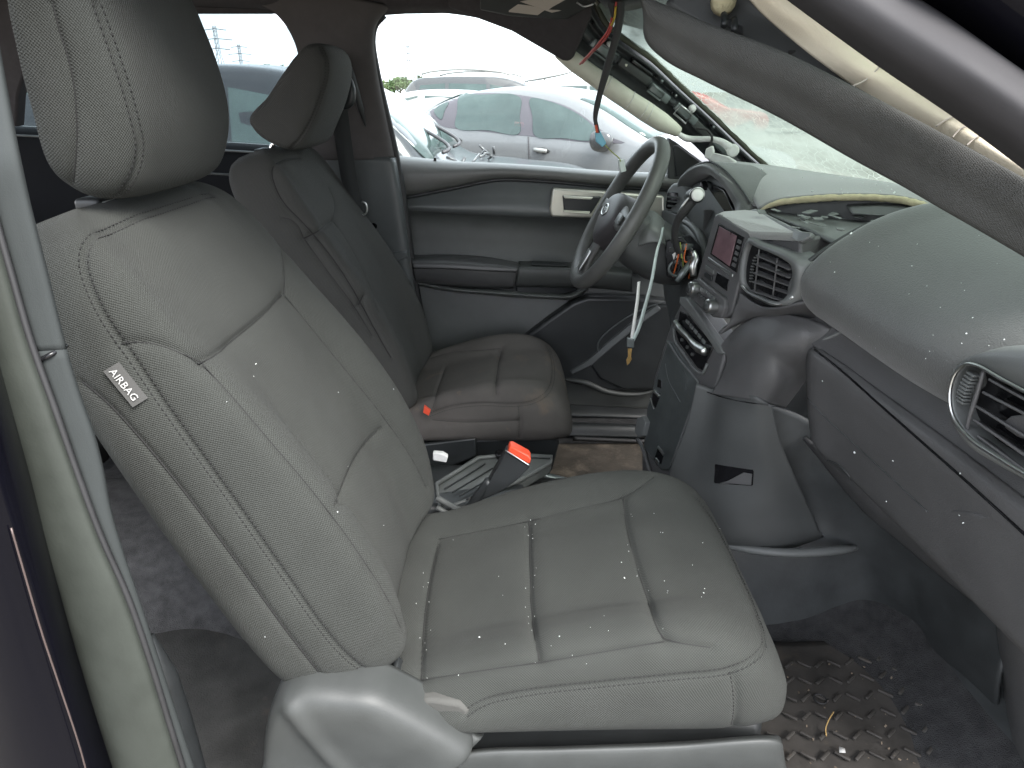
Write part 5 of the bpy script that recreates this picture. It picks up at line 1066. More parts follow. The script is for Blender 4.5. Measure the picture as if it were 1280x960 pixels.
# ------------------------------------------------------------------ plastic shields of the near seat
sh = [(330, 1000), (331, 940), (334, 900), (341, 878), (354, 864), (372, 857), (398, 856), (432, 859), (468, 863), (500, 877), (540, 899), (575, 920), (591, 934), (588, 942), (520, 958), (470, 985), (420, 1010)]
o_ = crom(np.array([at(u, v, y=.640) for u, v in sh]), 80, True); cS = np.array([-.27, .60, .56])
secs = []
for k, dy in ((1.0, .05), (1.0, .012), (.985, -.006), (.95, -.016), (.88, -.022), (.7, -.024), (.4, -.020), (.05, -.018)):
    secs.append([cS * A(1, 0, 1) + (p - cS) * A(k, 0, k) + A(0, p[1] + dy, 0) for p in o_])
V, F = loft(secs, 40, 120, caps=True)
tS = bvh(V, F); Nn = vnormals(V, F)
if ((V - V.mean(0)) * Nn).sum() < 0: Nn = -Nn
Lr = trace(tS, [(362, 885), (385, 915), (420, 955), (440, 975)], 30)
if len(Lr) > 3: V = V + Nn * (.007 * np.exp(-(dist_poly(V, Lr) / .012) ** 2))[:, None]
mesh('side_shield', V, F, M['plastic'], pseat)
patch('shield_top', [[(466, 866, .650), (498, 880, .650), (538, 903, .650), (588, 937, .648)], [(476, 856, .66), (506, 869, .66), (545, 890, .66), (600, 925, .655)], [(484, 850, .69), (512, 862, .69), (550, 882, .69), (606, 915, .685)]], M['plastic'], pseat)
poly('recliner_pivot', [(474, 862, .70), (486, 842, .70), (494, 836, .70), (501, 844, .70), (504, 872, .70), (490, 868, .70)], (0, .03, 0), M['plastic_dk'], pseat, bevel=.005)
patch('rail_cover', [[(470, 962, .665), (590, 936, .665), (700, 932, .662), (850, 926, .66), (968, 918, .66), (976, 922, .675)], [(470, 968, .645), (590, 942, .645), (700, 938, .642), (850, 933, .64), (970, 925, .642), (978, 930, .67)], [(470, 985, .640), (590, 962, .64), (700, 957, .637), (850, 952, .635), (972, 945, .638), (981, 948, .67)], [(470, 1030, .65), (590, 1010, .65), (700, 1005, .65), (850, 1000, .65), (978, 990, .65), (990, 990, .68)]], M['plastic'], pseat, ns=30)
MB().box((.06, .90, .52), (.66, .40, .10)).build('seat_frame', M['plastic_dk'], pseat, bevel=.02)
for y in (.72, 1.08): MB().box((.02, y, .435), (.82, .05, .05)).build('seat_rail', M['bracket'], pseat, bevel=.006)
poly('bolster_tuck', [(516, 879, .66), (540, 876, .657), (575, 880, .655), (588, 889, .653), (579, 904, .653), (556, 896, .656), (536, 888, .659)], (0, .02, 0), M['fabric_plain'], pseat, bevel=.006, bseg=3)
# airbag tag sewn into the side seam
tagp = [Q(140, 458, .628), Q(150, 452, .632), Q(175, 483, .632), (Q(165, 491, .628))]
q = trace(pb_tree, [(150, 452), (158, 462), (167, 473), (176, 484)], 4); nrm = np.array(pb_tree.find_nearest(Vector(Q(160, 468, .64)))[1]); nrm = nrm if nrm[1] < 0 else -nrm; nrm /= np.linalg.norm(nrm)
if len(q) == 4:
    d = (q[3] - q[0]) / np.linalg.norm(q[3] - q[0]); dn = np.cross(nrm, d); dn /= np.linalg.norm(dn)
    if (dn[0] > 0): dn = -dn
    wv = .0185; b0 = q[0] + nrm * .0035
    ln = max(np.linalg.norm(q[3] - q[0]), .049)
    tg = MB().prism([b0, b0 + d * ln, b0 + d * ln + dn * wv + nrm * .003, b0 + dn * wv + nrm * .003], -nrm * .0012).build('airbag_tag', M['tagblack'], pseat, smooth=False)
    tx = text('tag_lettering', 'AIRBAG', .0118, tuple(b0 + d * .0030 + dn * wv * .74 + nrm * .0034), tuple(d), tuple(-dn), M['tagwhite'], tg)
# ------------------------------------------------------------------ near door pillar at the left edge
M['pillar_near'] = mat('near_pillar_plastic', (.032, .036, .036), .8, spec=.2, noise=(12, .08), bump=('grain', 900, .2, .0005))
M['seal_grey'] = mat('grey_door_seal', (.030, .034, .029), .65, spec=.3, noise=(25, .12), bump=('noise', 300, .15, .001))
npil = empty('door_pillar', (-.42, .55, .46), label='grey near door pillar with rubber seal at the left edge of the open doorway', cat='car pillar', kind='thing')
bl_ = [tuple(p) for p in crom(np.array([(-190, -80), (-110, 200), (-70, 380), (-38, 480), (8, 568), (31, 656), (75, 760), (104, 852), (150, 985)], float), 14)]
br_ = [tuple(p) for p in crom(np.array([(-70, -80), (-22, 200), (0, 293), (26, 380), (43, 440), (80, 540), (112, 635), (164, 756), (240, 995)], float), 14)]
tr_e = [tuple(p) for p in crom(np.array([(-22, -80), (0, 60), (35, 240), (60, 340), (82, 430), (103, 500), (123, 557), (140, 640), (180, 765), (255, 995)], float), 60)]
def yv(v): return .562 - .08 * (v - 200) / 785 + max(0, 200 - v) * .0002
def bandrow(f, dy): 
    return [(a[0] * (1 - f) + b[0] * f, a[1] * (1 - f) + b[1] * f, yv(a[1] * (1 - f) + b[1] * f) + dy) for a, b in zip(bl_, br_)]
patch('door_seal', [bandrow(-.06, .03), bandrow(.02, -.004), bandrow(.12, -.012), bandrow(.3, -.016), bandrow(.5, -.017), bandrow(.7, -.016), bandrow(.88, -.012), bandrow(.97, -.004), bandrow(1.0, .010)], M['seal_grey'], npil, ns=60, nk=80, solid=.003)
wire('seal_lip', [(b[0] - 1, b[1], yv(b[1]) - .004) for b in br_], .0032, M['rubber'], npil, n=70, sides=10)
P1 = crom(np.array(br_), 60); P2 = np.array(tr_e)
def trimrow(f, dy, lo_, hi_):
    m_ = P1 * (1 - f) + P2 * f
    return [(p[0], p[1], yv(p[1]) + dy) for p in m_[np.linspace(lo_, min(hi_, 59), 12).round().astype(int)]]
c_ = int(np.argmin(abs((P1 + P2)[:, 1] / 2 - 444)))
for nm, lo_, hi_ in (('upper_trim', 0, c_), ('lower_trim', c_, 60)):
    patch(nm, [trimrow(-.02, .03, lo_, hi_), trimrow(.03, .004, lo_, hi_), trimrow(.12, 0, lo_, hi_), trimrow(.5, .002, lo_, hi_), trimrow(.9, .006, lo_, hi_), trimrow(.98, .012, lo_, hi_), trimrow(1.0, .03, lo_, hi_), trimrow(1.0, .12, lo_, hi_)], M['pillar_near'], npil, ns=50, nk=60, solid=.003)
wire('trim_gap', [(44, 453, .535), (64, 443, .538), (83, 432, .556)], .0022, M['gloss_blk'], npil, n=14)
wire('belt_guide_cover', [(186, 795, .585), (192, 815, .58), (205, 870, .575), (222, 940, .57), (232, 985, .565)], [.006, .020, .024, .026, .028], M['plastic_dk'], npil, n=30, sides=14)
# black painted rear door edge outside the pillar
body = empty('rear_door_edge', (-.46, .45, .45), label='glossy black painted body side left of the grey door pillar', cat='car body', kind='thing')
patch('painted_panel', [[(-160, 200, .52), (-150, 400, .50), (-140, 600, .47), (-120, 800, .46), (-100, 1000, .45)], [(-90, 200, .50), (-60, 400, .47), (-20, 600, .45), (10, 800, .44), (50, 1000, .43)], [(-70, 200, .51), (-34, 400, .485), (12, 600, .465), (60, 800, .455), (110, 1000, .445)], [(-55, 200, .56), (-10, 400, .54), (45, 600, .52), (95, 800, .50), (160, 1000, .49)]], M['paint_blk'], body)
wire('door_gap_edge', [(14, 660, .452), (30, 715, .449), (52, 790, .446), (72, 850, .444), (100, 935, .441), (112, 980, .44)], .0008, mat('edge_bronze', (.10, .075, .07), .4, metal=.4), body, n=40)
# ------------------------------------------------------------------ near windscreen pillar, top right
M['pillar_cloth'] = mat('pillar_trim_cloth', (.060, .061, .058), .92, spec=.15, noise=(30, .08), bump=('weave', 190, .5, .0012))
tr_ = empty('loose_pillar_trim', tuple(Q(1100, 170, .72)), label='long cloth-covered pillar trim hanging loose across the windscreen', cat='pillar trim', kind='thing')
up = [(800, -12), (812, -2), (845, 12), (880, 27), (974, 62.5), (1067, 108), (1146, 150), (1208, 184), (1280, 223), (1340, 257)]
lw = [(804, 20), (806, 48), (830, 74), (880, 101), (974, 147), (1067, 200), (1130, 234), (1177, 261), (1268, 314), (1330, 352)]
ys = [.92, .915, .90, .88, .83, .775, .72, .685, .635, .60]
secs = []
for (a, b, y) in zip(up, lw, ys):
    pu, pl = at(*a, y=y), at(*b, y=y - .0); m_ = (pu + pl) / 2; h = (pu - pl) / 2
    nn = A(-.15, -1, -.25); nn -= h * nn.dot(h) / h.dot(h); nn /= np.linalg.norm(nn)
    secs.append([m_ + h * c_ + nn * d_ for c_, d_ in ((1, 0), (.92, .012), (.6, .019), (.15, .020), (-.3, .013), (-.75, .009), (-.96, .004), (-1, -.004), (-.9, -.012), (-.3, -.016), (.4, -.014), (.9, -.010))])
V, F = loft(secs, 90, 60); mesh('trim_cover', V, F, M['pillar_cloth'], tr_)
for a, b in (((905, 32, .90), (905, 18, .92)), ((918, 38, .895), (918, 24, .915))):
    wire('clip_leg', [a, b], .004, M['plastic_dk'], tr_, n=4)
# pillar core behind the trim
npa = empty('windscreen_pillar', tuple(Q(1250, 190, .66)), label='near windscreen pillar with black body and thick rubber door seal', cat='car pillar', kind='thing')
patch('pillar_core', [[(780, -60, 1.02), (900, -40, .97), (1000, 0, .90), (1120, 60, .80), (1220, 120, .72), (1320, 190, .66)], [(850, -30, 1.0), (935, 10, .96), (1020, 55, .89), (1130, 120, .80), (1230, 180, .72), (1330, 245, .66)], [(832, 5, 1.0), (905, 48, .96), (1000, 96, .89), (1110, 160, .80), (1220, 225, .72), (1330, 295, .66)]], M['dash_dk'], npa)
for (u, v) in ((912, 28), (925, 35), (1000, 62)):
    poly('clip_tower', [(u - 3, v - 6, .93), (u + 5, v - 3, .925), (u + 5, v + 9, .925), (u - 3, v + 6, .93)], (0, .02, 0), M['plastic_dk'], npa, bevel=.002)
wire('core_wire', [(985, 66, .91), (1000, 64, .905), (1010, 58, .90)], .003, M['wire_blk'], npa, n=14)
MB().lathe(Q(905, 2, .95), (0, -1, .1), [(.016, -.005), (.014, .006), (.005, .012)], 14).build('foam_pad', M['foam'], npa)
patch('door_seal_bulb', [[(970, -10, .70), (1035, 38, .675), (1099, 84, .65), (1192, 147, .62), (1290, 220, .59)], [(1000, -20, .645), (1066, 28, .62), (1130, 72, .60), (1222, 134, .575), (1310, 198, .55)], [(1040, -28, .628), (1104, 16, .605), (1168, 58, .585), (1256, 118, .56), (1340, 180, .54)],
                         [(1090, -30, .64), (1150, 6, .62), (1206, 44, .60), (1290, 100, .575), (1370, 160, .55)], [(1120, -20, .68), (1170, 10, .66), (1225, 48, .64), (1300, 106, .61), (1390, 170, .58)]], M['rubber_grey'] if 'rubber_grey' in M else mat('grey_rubber', (.036, .035, .037), .72, spec=.3, noise=(14, .1), bump=('noise', 300, .1, .0006)), npa, ns=50, nk=60)
patch('painted_flange', [[(1050, -20, .72), (1130, 30, .70), (1190, 72, .68), (1270, 132, .65)], [(1100, -34, .655), (1175, 6, .64), (1228, 44, .625), (1310, 106, .60)], [(1150, -40, .61), (1220, 0, .60), (1280, 44, .585), (1360, 110, .56)], [(1230, -50, .59), (1300, -10, .575), (1350, 34, .56), (1420, 100, .54)], [(1300, -60, .62), (1370, -20, .60), (1420, 30, .58), (1480, 90, .56)]], M['paint_blk'], npa)
nab = empty('curtain_airbag', tuple(Q(1100, 110, .80)), label='flat cream curtain airbag cloth tucked behind the near pillar seal', cat='airbag')
patch('bag_cloth', [[(925, -14, .90), (950, 15, .885), (985, 46, .865), (1036, 86, .83), (1085, 120, .80), (1150, 158, .755), (1215, 192, .71), (1290, 232, .66)], [(950, -16, .875), (985, 18, .855), (1030, 52, .835), (1075, 88, .80), (1120, 116, .775), (1180, 150, .735), (1240, 186, .695), (1300, 222, .655)], [(985, -14, .87), (1020, 14, .85), (1065, 50, .825), (1105, 80, .80), (1150, 110, .77), (1210, 150, .73), (1270, 196, .69), (1320, 230, .65)], [(1010, -20, .89), (1045, 10, .87), (1090, 46, .845), (1130, 74, .82), (1175, 104, .79), (1230, 144, .75), (1290, 190, .71), (1340, 224, .67)]], M['airbag'], nab)
for p in ([(1066, 108, .795), (1085, 98, .795), (1104, 78, .79)], [(1170, 158, .735), (1182, 150, .732), (1192, 146, .73)], [(1190, 172, .722), (1202, 160, .72), (1208, 158, .718)], [(1208, 182, .71), (1220, 172, .708), (1226, 170, .706)]):
    wire('crease_thread', p, .0009, M['label'], nab, n=12)
# ------------------------------------------------------------------ outside: lot, cars, pylons, trees
M['ground'] = mat('gravel_lot', (.20, .185, .16), .95, noise=(1.2, .2), bump=('noise', 30, .6, .02))
mesh('ground', [(-1500, -400, 0), (1500, -400, 0), (1500, 2500, 0), (-1500, 2500, 0)], [(0, 1, 2, 3)], M['ground'], smooth=False, kind='structure')
def paint(name, col, metal=.5, rough=.35): return mat(name, col, rough, metal=metal, coat=.6)
M['p_silver'] = paint('silver_paint', (.20, .198, .204), .35)
M['p_dark'] = paint('dark_blue_paint', (.022, .024, .028), .1)
M['p_grey'] = paint('grey_paint', (.085, .083, .086))
M['p_white'] = paint('pearl_white_paint', (.28, .275, .27), .1)
M['p_red'] = paint('red_paint', (.45, .02, .02), .1)
M['p_wine'] = paint('wine_paint', (.11, .05, .055), .3)
M['carglass'] = mat('car_window_glass', (.06, .085, .082), .08, spec=.7, noise=(2.2, .25))
M['cartrim'] = mat('car_window_trim', (.06, .055, .06), .4)
M['pinktrim'] = mat('faded_pillar_trim', (.105, .095, .11), .45)
M['tyre'] = mat('tyre', (.02, .02, .02), .85)
M['alloy'] = mat('alloy', (.45, .45, .44), .35, metal=.7)
M['lamp_red'] = mat('tail_lamp', (.30, .02, .02), .2); M['lamp_white'] = mat('head_lamp', (.55, .56, .55), .15)
def car(name, label, org, head, prof, W_, mpaint, roof_in=.16, group='wrecked cars parked outside', wheels=(.8, 3.6), win=None):
    """prof: stations (s, z_bottom, z_belt, z_top) from tail to nose; org = near rear ground corner, head = unit vector tail to nose"""
    h = A(head[0], head[1], 0); nrm = A(-head[1], head[0], 0)          # away from the viewer
    Lg = prof[-1][0] - prof[0][0]
    root = empty(name, (org[0], org[1], 0), label=label, cat='car', group=group)
    o3 = A(org[0], org[1], 0); c = W_ / 2; secs = []
    for s, zb, zl, zt in prof:
        cab = max(0, zt - zl); e = min((s - prof[0][0]) / .5, (prof[-1][0] - s) / .7, 1); pinch = .10 * (1 - max(0, e)) ** 1.5 * W_
        wl = c - pinch; wr = wl - roof_in * min(1, cab / .45) - .05; wb = wl - .05
        half = [(0, zb), (wb * .9, zb), (wb, zb + .05), (wl, zb + (zl - zb) * .45), (wl, zl - .12), (wl - .025, zl), (wl * .45 + wr * .55, zl * .4 + zt * .6), (wr, zt - .03), (wr * .75, zt), (0, zt + .015)]
        loop = half + [(-y, z) for y, z in half[-2:0:-1]]
        secs.append([o3 + h * s + nrm * (c - y) + A(0, 0, z) for y, z in loop])   # y>0 is the near side
    V, F = loft(secs, 90, 96)
    body_ = mesh('body', V, F, mpaint, root); tree = bvh(V, F)
    for s in wheels:
        for yy in (.02, W_ - .02):
            cw = o3 + h * s + nrm * (yy + (.10 if yy < 1 else -.10)) + A(0, 0, .33); sg = -1 if yy < 1 else 1
            t = MB().lathe(cw, nrm * sg, [(.20, -.10), (.31, -.10), (.33, -.06), (.33, .08), (.31, .115), (.21, .115)], 28).build('wheel', M['tyre'], root)
            rm = MB().lathe(cw, nrm * sg, [(.21, .08), (.20, .112), (.17, .085), (.06, .10), (.03, .11)], 28)
            for k in range(5):
                a = k * 2 * math.pi / 5; u_ = h * math.cos(a) + A(0, 0, 1) * math.sin(a); rm.box(cw + nrm * sg * .108 + u_ * .10, (.17, .035, .012), (u_, np.cross(nrm, u_), nrm))
            rm.build('rim', M['alloy'], t)
    S = lambda s, z, side=0: o3 + h * s + A(0, 0, z) + nrm * side
    return root, tree, S, h, nrm
def side_plate(nm, tree, S, h, nrm, pts, material, parent, off=.006):
    """panel on the near flank: outline (s, z) cast onto the body from the side"""
    P = []
    for s, z in pts:
        hit = tree.ray_cast(Vector(S(s, z, -1.0)), Vector(nrm))
        if hit[0] is not None: P.append(np.array(hit[0]) - nrm * off)
    if len(P) < 3: return None
    m = len(P); P = np.array(P); ctr = P.mean(0)
    return mesh(nm, list(P) + [ctr] + list(P + nrm * .03), [(i, (i + 1) % m, m) for i in range(m)] + [(i, (i + 1) % m, (i + 1) % m + m + 1, i + m + 1) for i in range(m)], material, parent, smooth=False)
SEDAN = [(-.78, .40, .80, .82), (-.72, .30, .96, .985), (-.5, .26, 1.02, 1.06), (-.1, .24, 1.04, 1.10), (.12, .22, 1.04, 1.16), (.45, .20, 1.03, 1.33), (.75, .20, 1.02, 1.43), (1.0, .20, 1.015, 1.475), (1.35, .20, 1.0, 1.495), (1.75, .20, .985, 1.48), (2.1, .20, .97, 1.42), (2.45, .20, .955, 1.29), (2.8, .20, .94, 1.10), (3.05, .20, .925, .98), (3.4, .20, .89, .935), (3.9, .22, .84, .88), (4.25, .26, .76, .80), (4.38, .36, .62, .66)]
hd = A(.887, -.461)
sed, sed_tree, S_, h_, n_v = car('silver_sedan', 'silver four-door sedan parked beyond the far front window', (-1.345 , 8.40), hd, SEDAN, 1.85, M['p_silver'])
def px_plate(nm, px, material, parent, h=.006, n=0):
    return plate_on(nm, sed_tree, px, h, material, parent, n=n or len(px) * 5, thick=.012, step=3.0)
px_plate('window_surround', [(537, 139), (542, 130), (555, 123.7), (574, 119), (599, 116.7), (636, 117.5), (660, 120.6), (691, 127), (712, 134.7), (730, 145.6), (748, 159.7), (769, 174), (781, 178), (744, 178.4), (666, 170.6), (649, 169), (600, 164), (573.7, 161), (553.4, 158), (542.5, 150)], M['pinktrim'], sed, .004, n=70)
px_plate('quarter_window', [(543, 139), (551, 132), (561, 128.4), (556, 139), (552, 149.5), (547, 146)], M['carglass'], sed, .010, n=30)
px_plate('rear_window', [(575, 120.6), (600, 119), (651, 123), (650, 145), (649.5, 166.7), (610, 163), (570, 159), (572, 140)], M['carglass'], sed, .010, n=56)
px_plate('front_window', [(663, 124), (688, 127.5), (711.6, 137), (730, 148), (744, 161), (748, 172), (741, 175.5), (705, 173), (669, 169.5), (666, 146)], M['carglass'], sed, .010, n=60)
for px in ([(660.5, 171), (661, 190), (661.3, 212)], [(553, 160), (550, 170), (547, 186), (549, 210)]):
    groove_line('door_gap', sed_tree, px, .008, M['cartrim'], sed, n=16)
for u, v in ((567, 174.5), (677, 188)):
    hp = decal(sed_tree, [(u + 10.5 * math.cos(a), v + 3.6 * math.sin(a) + .12 * 10.5 * math.cos(a)) for a in np.linspace(0, 2 * math.pi, 18, endpoint=False)], .004, n=18)
    pl = plate_on('door_handle', sed_tree, [(u + 10.5 * math.cos(a), v + 3.8 * math.sin(a) + .10 * 10.5 * math.cos(a)) for a in np.linspace(0, 2 * math.pi, 18, endpoint=False)], .006, M['p_grey'], sed, n=18, thick=.01)
    a_, b_ = trace(sed_tree, [(u - 8, v - 1.5), (u + 8, v + .6)], 2); MB().tube([a_ - n_v * .03, (a_ + b_) / 2 - n_v * .045, b_ - n_v * .03], [.02, .026, .02], 8, n=8).build('grip', M['p_white'], pl)
mp_ = trace(sed_tree, [(758, 174)], 1) if False else np.array([np.array(sed_tree.ray_cast(O_CAM, Vector(ray(757, 176)).normalized())[0])])
mc = mp_[0] - n_v * .12
V, F = loft([[mc + h_ * a * k + A(0, 0, 1) * b * k - n_v * d for a, b in ((-.12, 0), (-.10, .08), (0, .10), (.10, .07), (.12, -.02), (.06, -.09), (-.08, -.08))] for k, d in ((.3, -.10), (.8, -.06), (1, .0), (.95, .05), (.5, .08))], 20, 30)
mesh('door_mirror', V, F, M['p_grey'], sed)
px_plate('fender_badge', [(524, 146), (529, 143.5), (534, 147), (529, 148.5)], M['alloy'], sed, .006, n=8)
# windscreen and rear screen of the sedan
def top_glass(nm, tree, S, nrm, s0, s1, W_, parent, ins=.22):
    P = []
    for s in np.linspace(s0, s1, 8):
        for y in np.linspace(ins + .04, W_ - ins - .04, 8):
            hit = tree.ray_cast(Vector(S(s, 3, y)), Vector((0, 0, -1))); P.append(np.array(hit[0]) + A(0, 0, .008))
    mesh(nm, P, grid_faces(8, 8, False), M['carglass'], parent, solid=.01)
top_glass('windscreen', sed_tree, S_, n_v, 2.2, 2.98, 1.85, sed); top_glass('rear_screen', sed_tree, S_, n_v, .15, .72, 1.85, sed)
# other wrecks, placed by where they show through the windows
SUV = [(-.05, .45, .9, .92), (.0, .32, 1.08, 1.15), (.10, .28, 1.12, 1.50), (.35, .26, 1.13, 1.70), (.8, .24, 1.12, 1.75), (1.6, .24, 1.10, 1.76), (2.3, .24, 1.08, 1.73), (2.7, .24, 1.06, 1.62), (3.1, .24, 1.04, 1.38), (3.45, .24, 1.02, 1.10), (3.9, .25, .98, 1.02), (4.5, .28, .90, .94), (4.75, .36, .74, .78), (4.8, .45, .6, .62)]
def windows(root, tree, S, h, nrm, L, m_=None):
    for p in L: side_plate('side_window', tree, S, h, nrm, p, m_ or M['carglass'], root)
def place(u, dist): 
    return at(u, 115, y=dist)
c1 = place(496, 15.5); suv, t_, S2, h2, n2 = car('grey_suv', 'dark grey SUV with roof rails parked behind the silver sedan', (c1[0], c1[1]), (.985, -.17), SUV, 1.95, M['p_grey'], .14, wheels=(.9, 3.8))
windows(suv, t_, S2, h2, n2, [[(.32, 1.18), (.5, 1.58), (1.05, 1.62), (1.05, 1.16)], [(1.13, 1.16), (1.13, 1.62), (1.95, 1.60), (1.95, 1.14)], [(2.03, 1.14), (2.03, 1.60), (2.6, 1.50), (3.1, 1.12)]])
for k in (0, 1.45):
    MB().tube([S2(.5, 1.80, .25 + k), S2(.7, 1.85, .25 + k), S2(2.2, 1.84, .25 + k), S2(2.45, 1.78, .25 + k)], .022, 8, n=20).build('roof_rail', M['p_white'], suv)
MB().tube([S2(2.7, 1.66, .6), S2(3.2, 1.74, .6), S2(3.7, 1.84, .6), S2(3.95, 1.95, .6), S2(3.98, 2.05, .6)], [.05, .10, .08, .05, .02], 6, n=14, flat=(.3, 1)).build('bent_bonnet_strip', M['p_white'], suv)
c2 = place(425, 10.8); lc, t_, S2, h2, n2 = car('pale_hatchback', 'pale silver car between the sedan and the far door pillar', (c2[0], c2[1]), (.95, -.31), [(s * .98, a, b * .99, d * .985) for s, a, b, d in SEDAN], 1.8, M['p_white'])
windows(lc, t_, S2, h2, n2, [[(.55, 1.05), (.8, 1.32), (1.2, 1.40), (1.25, 1.03)], [(1.32, 1.03), (1.32, 1.40), (1.8, 1.38), (2.4, 1.16), (2.7, .98)]])
top_glass('windscreen', t_, S2, n2, 2.2, 2.9, 1.8, lc)
rs, t_, S2, h2, n2 = car('blue_black_suv', 'blue-black SUV close outside the far doors, wiper debris on its pale windscreen', (-3.95, 4.85), (.9986, -.052), [(s, a, b * (.94 if s < 3.3 else .88), d * .925 if d > 1.2 else d * .885) for s, a, b, d in SUV], 1.92, M['p_dark'], .12, wheels=(.9, 3.8))
windows(rs, t_, S2, h2, n2, [[(.32, 1.14), (.5, 1.48), (1.05, 1.50), (1.05, 1.13)], [(1.13, 1.13), (1.13, 1.50), (1.95, 1.49), (1.95, 1.11)], [(2.03, 1.11), (2.03, 1.48), (2.6, 1.38), (3.0, 1.09)]])
top_glass('windscreen', t_, S2, n2, 2.5, 3.38, 1.92, rs, ins=.10)
for k, y in enumerate((.45, 1.05)):
    MB().tube([S2(3.42, 1.04, y), S2(3.46, 1.06, y + .1), S2(3.15, 1.21, y + .45)], .014, 6, n=10).build('wiper', M['cartrim'], rs)
wsm = MB()
for k in range(16):
    wsm.box(S2(3.45 + random.uniform(-.06, .35), .955 + random.uniform(0, .03), .1 + k * .1), (random.uniform(.05, .14), .02, .012), np.linalg.qr(np.random.randn(3, 3))[0])
wsm.build('cowl_debris', M['p_grey'], rs, kind='stuff')
for s in (1.09, 1.99): side_plate('door_gap', t_, S2, h2, n2, [(s - .008, .5), (s - .008, 1.52), (s + .008, 1.52), (s + .008, .5)], M['cartrim'], rs, .003)
c5 = place(812, 17); rc, t_, S2, h2, n2 = car('wine_red_car', 'wine red car with red wheel arch glimpsed past the steering wheel rim', (c5[0] - 3.6, c5[1] + 1.0), (.96, -.28), [(s, a, b, d) for s, a, b, d in SEDAN], 1.8, M['p_wine'], wheels=(.3, 3.35))
c6 = place(835, 24); r2, t_, S2, h2, n2 = car('red_car', 'bright red car in the back row seen past the far pillar', (c6[0] - 1.0, c6[1]), (.99, -.14), SEDAN, 1.8, M['p_red'])
c7 = place(735, 20); r3, t_, S2, h2, n2 = car('white_car', 'white car behind the windscreen of the silver sedan', (c7[0] - 2.0, c7[1]), (.99, -.14), SUV, 1.85, M['p_white'], .12, wheels=(.9, 3.8))
windows(r3, t_, S2, h2, n2, [[(.4, 1.16), (.5, 1.58), (1.95, 1.60), (1.95, 1.14)], [(2.03, 1.14), (2.03, 1.60), (2.6, 1.50), (3.1, 1.12)]])
c8 = place(40, 7.5); r4, t_, S2, h2, n2 = car('grey_estate', 'grey car with a tail lamp seen at the far left of the rear window', (c8[0] - .4, c8[1]), (.96, .28), [(s, a, b, d) for s, a, b, d in SEDAN], 1.8, M['p_grey'])
c9 = place(1000, 26); r5, t_, S2, h2, n2 = car('dark_wreck', 'dark car blurred behind the shattered windscreen', (c9[0] - 2, c9[1]), (.99, .1), SUV, 1.9, M['p_dark'], .12)
# pylons on the horizon
M['steel'] = mat('pylon_steel', (.22, .23, .25), .6, metal=.3)
def pylon(u, dist, H, label):
    b = place(u, dist); r_ = empty('pylon', (b[0], b[1], 0), label=label, cat='pylon', group='pylons on the horizon')
    leg = MB(); w0, w1 = H * .12, H * .025
    for sx in (-1, 1):
        for sy in (-1, 1): leg.tube([(b[0] + sx * w0, b[1] + sy * w0, 0), (b[0] + sx * w1, b[1] + sy * w1, H * .6), (b[0] + sx * w1 * .8, b[1] + sy * w1 * .8, H)], .22, 4)
    for k in range(9):
        f0, f1 = k / 9, (k + 1) / 9; a0 = w0 + (w1 - w0) * min(1, f0 / .6); a1 = w0 + (w1 - w0) * min(1, f1 / .6)
        leg.tube([(b[0] - a0, b[1] - a0, H * f0), (b[0] + a1, b[1] - a1, H * f1)], .14, 4); leg.tube([(b[0] + a0, b[1] - a0, H * f0), (b[0] - a1, b[1] - a1, H * f1)], .14, 4)
    leg.build('lattice', M['steel'], r_, smooth=False)
    for f, wd in ((.66, .20), (.80, .26), (.94, .18)):
        MB().tube([(b[0] - H * wd, b[1], H * f), (b[0], b[1], H * (f + .02)), (b[0] + H * wd, b[1], H * f)], .28, 4).build('cross_arm', M['steel'], r_, smooth=False)
pylon(249, 560, 42, 'lattice pylon nearest the near headrest, left of three on the horizon'); pylon(281, 500, 42, 'tallest lattice pylon, in the middle of the rear window'); pylon(307, 620, 38, 'lattice pylon nearest the far headrest, right of three on the horizon')
pylon(513, 620, 38, 'faint thin pylon above the dark grey SUV in the front window')
# trees along the horizon
M['leaf'] = mat('leaves', (.065, .105, .035), .7, noise=(.6, .35)); M['leaf2'] = mat('leaves_dull', (.075, .095, .05), .7, noise=(.6, .35)); M['bark'] = mat('bark', (.09, .07, .05), .9, noise=(3, .3))
def tree(u, dist, H, Wd, m_, label):
    b = place(u, dist); r_ = empty('tree', (b[0], b[1], 0), label=label, cat='tree', group='trees along the horizon')
    tk = MB().tube([(b[0], b[1], 0), (b[0] + .1, b[1], H * .3), (b[0], b[1], H * .6)], [.3, .22, .1], 8, n=8)
    for k in range(4):
        a = k * 1.57 + 1; tk.tube([(b[0], b[1], H * .3), (b[0] + Wd * .25 * math.cos(a), b[1] + Wd * .25 * math.sin(a), H * .6)], [.12, .04], 6)
    tk.build('trunk', M['bark'], r_)
    cl = [(np.random.randn(3) * A(.28 * Wd, .28 * Wd, .14 * H) + A(b[0], b[1], H * .62)) for _ in range(14)]; cr = MB()
    for c in cl:
        for _ in range(70):
            p = c + np.random.randn(3) * A(.10 * Wd, .10 * Wd, .07 * H); p[2] = max(p[2], H * .12)
            q_ = np.linalg.qr(np.random.randn(3, 3))[0] * random.uniform(.22, .5)
            cr.add([p - q_[0], p + q_[1] * .6, p + q_[0], p - q_[1] * .6], [(0, 1, 2, 3)])
    cr.build('crown', m_, r_, smooth=False)
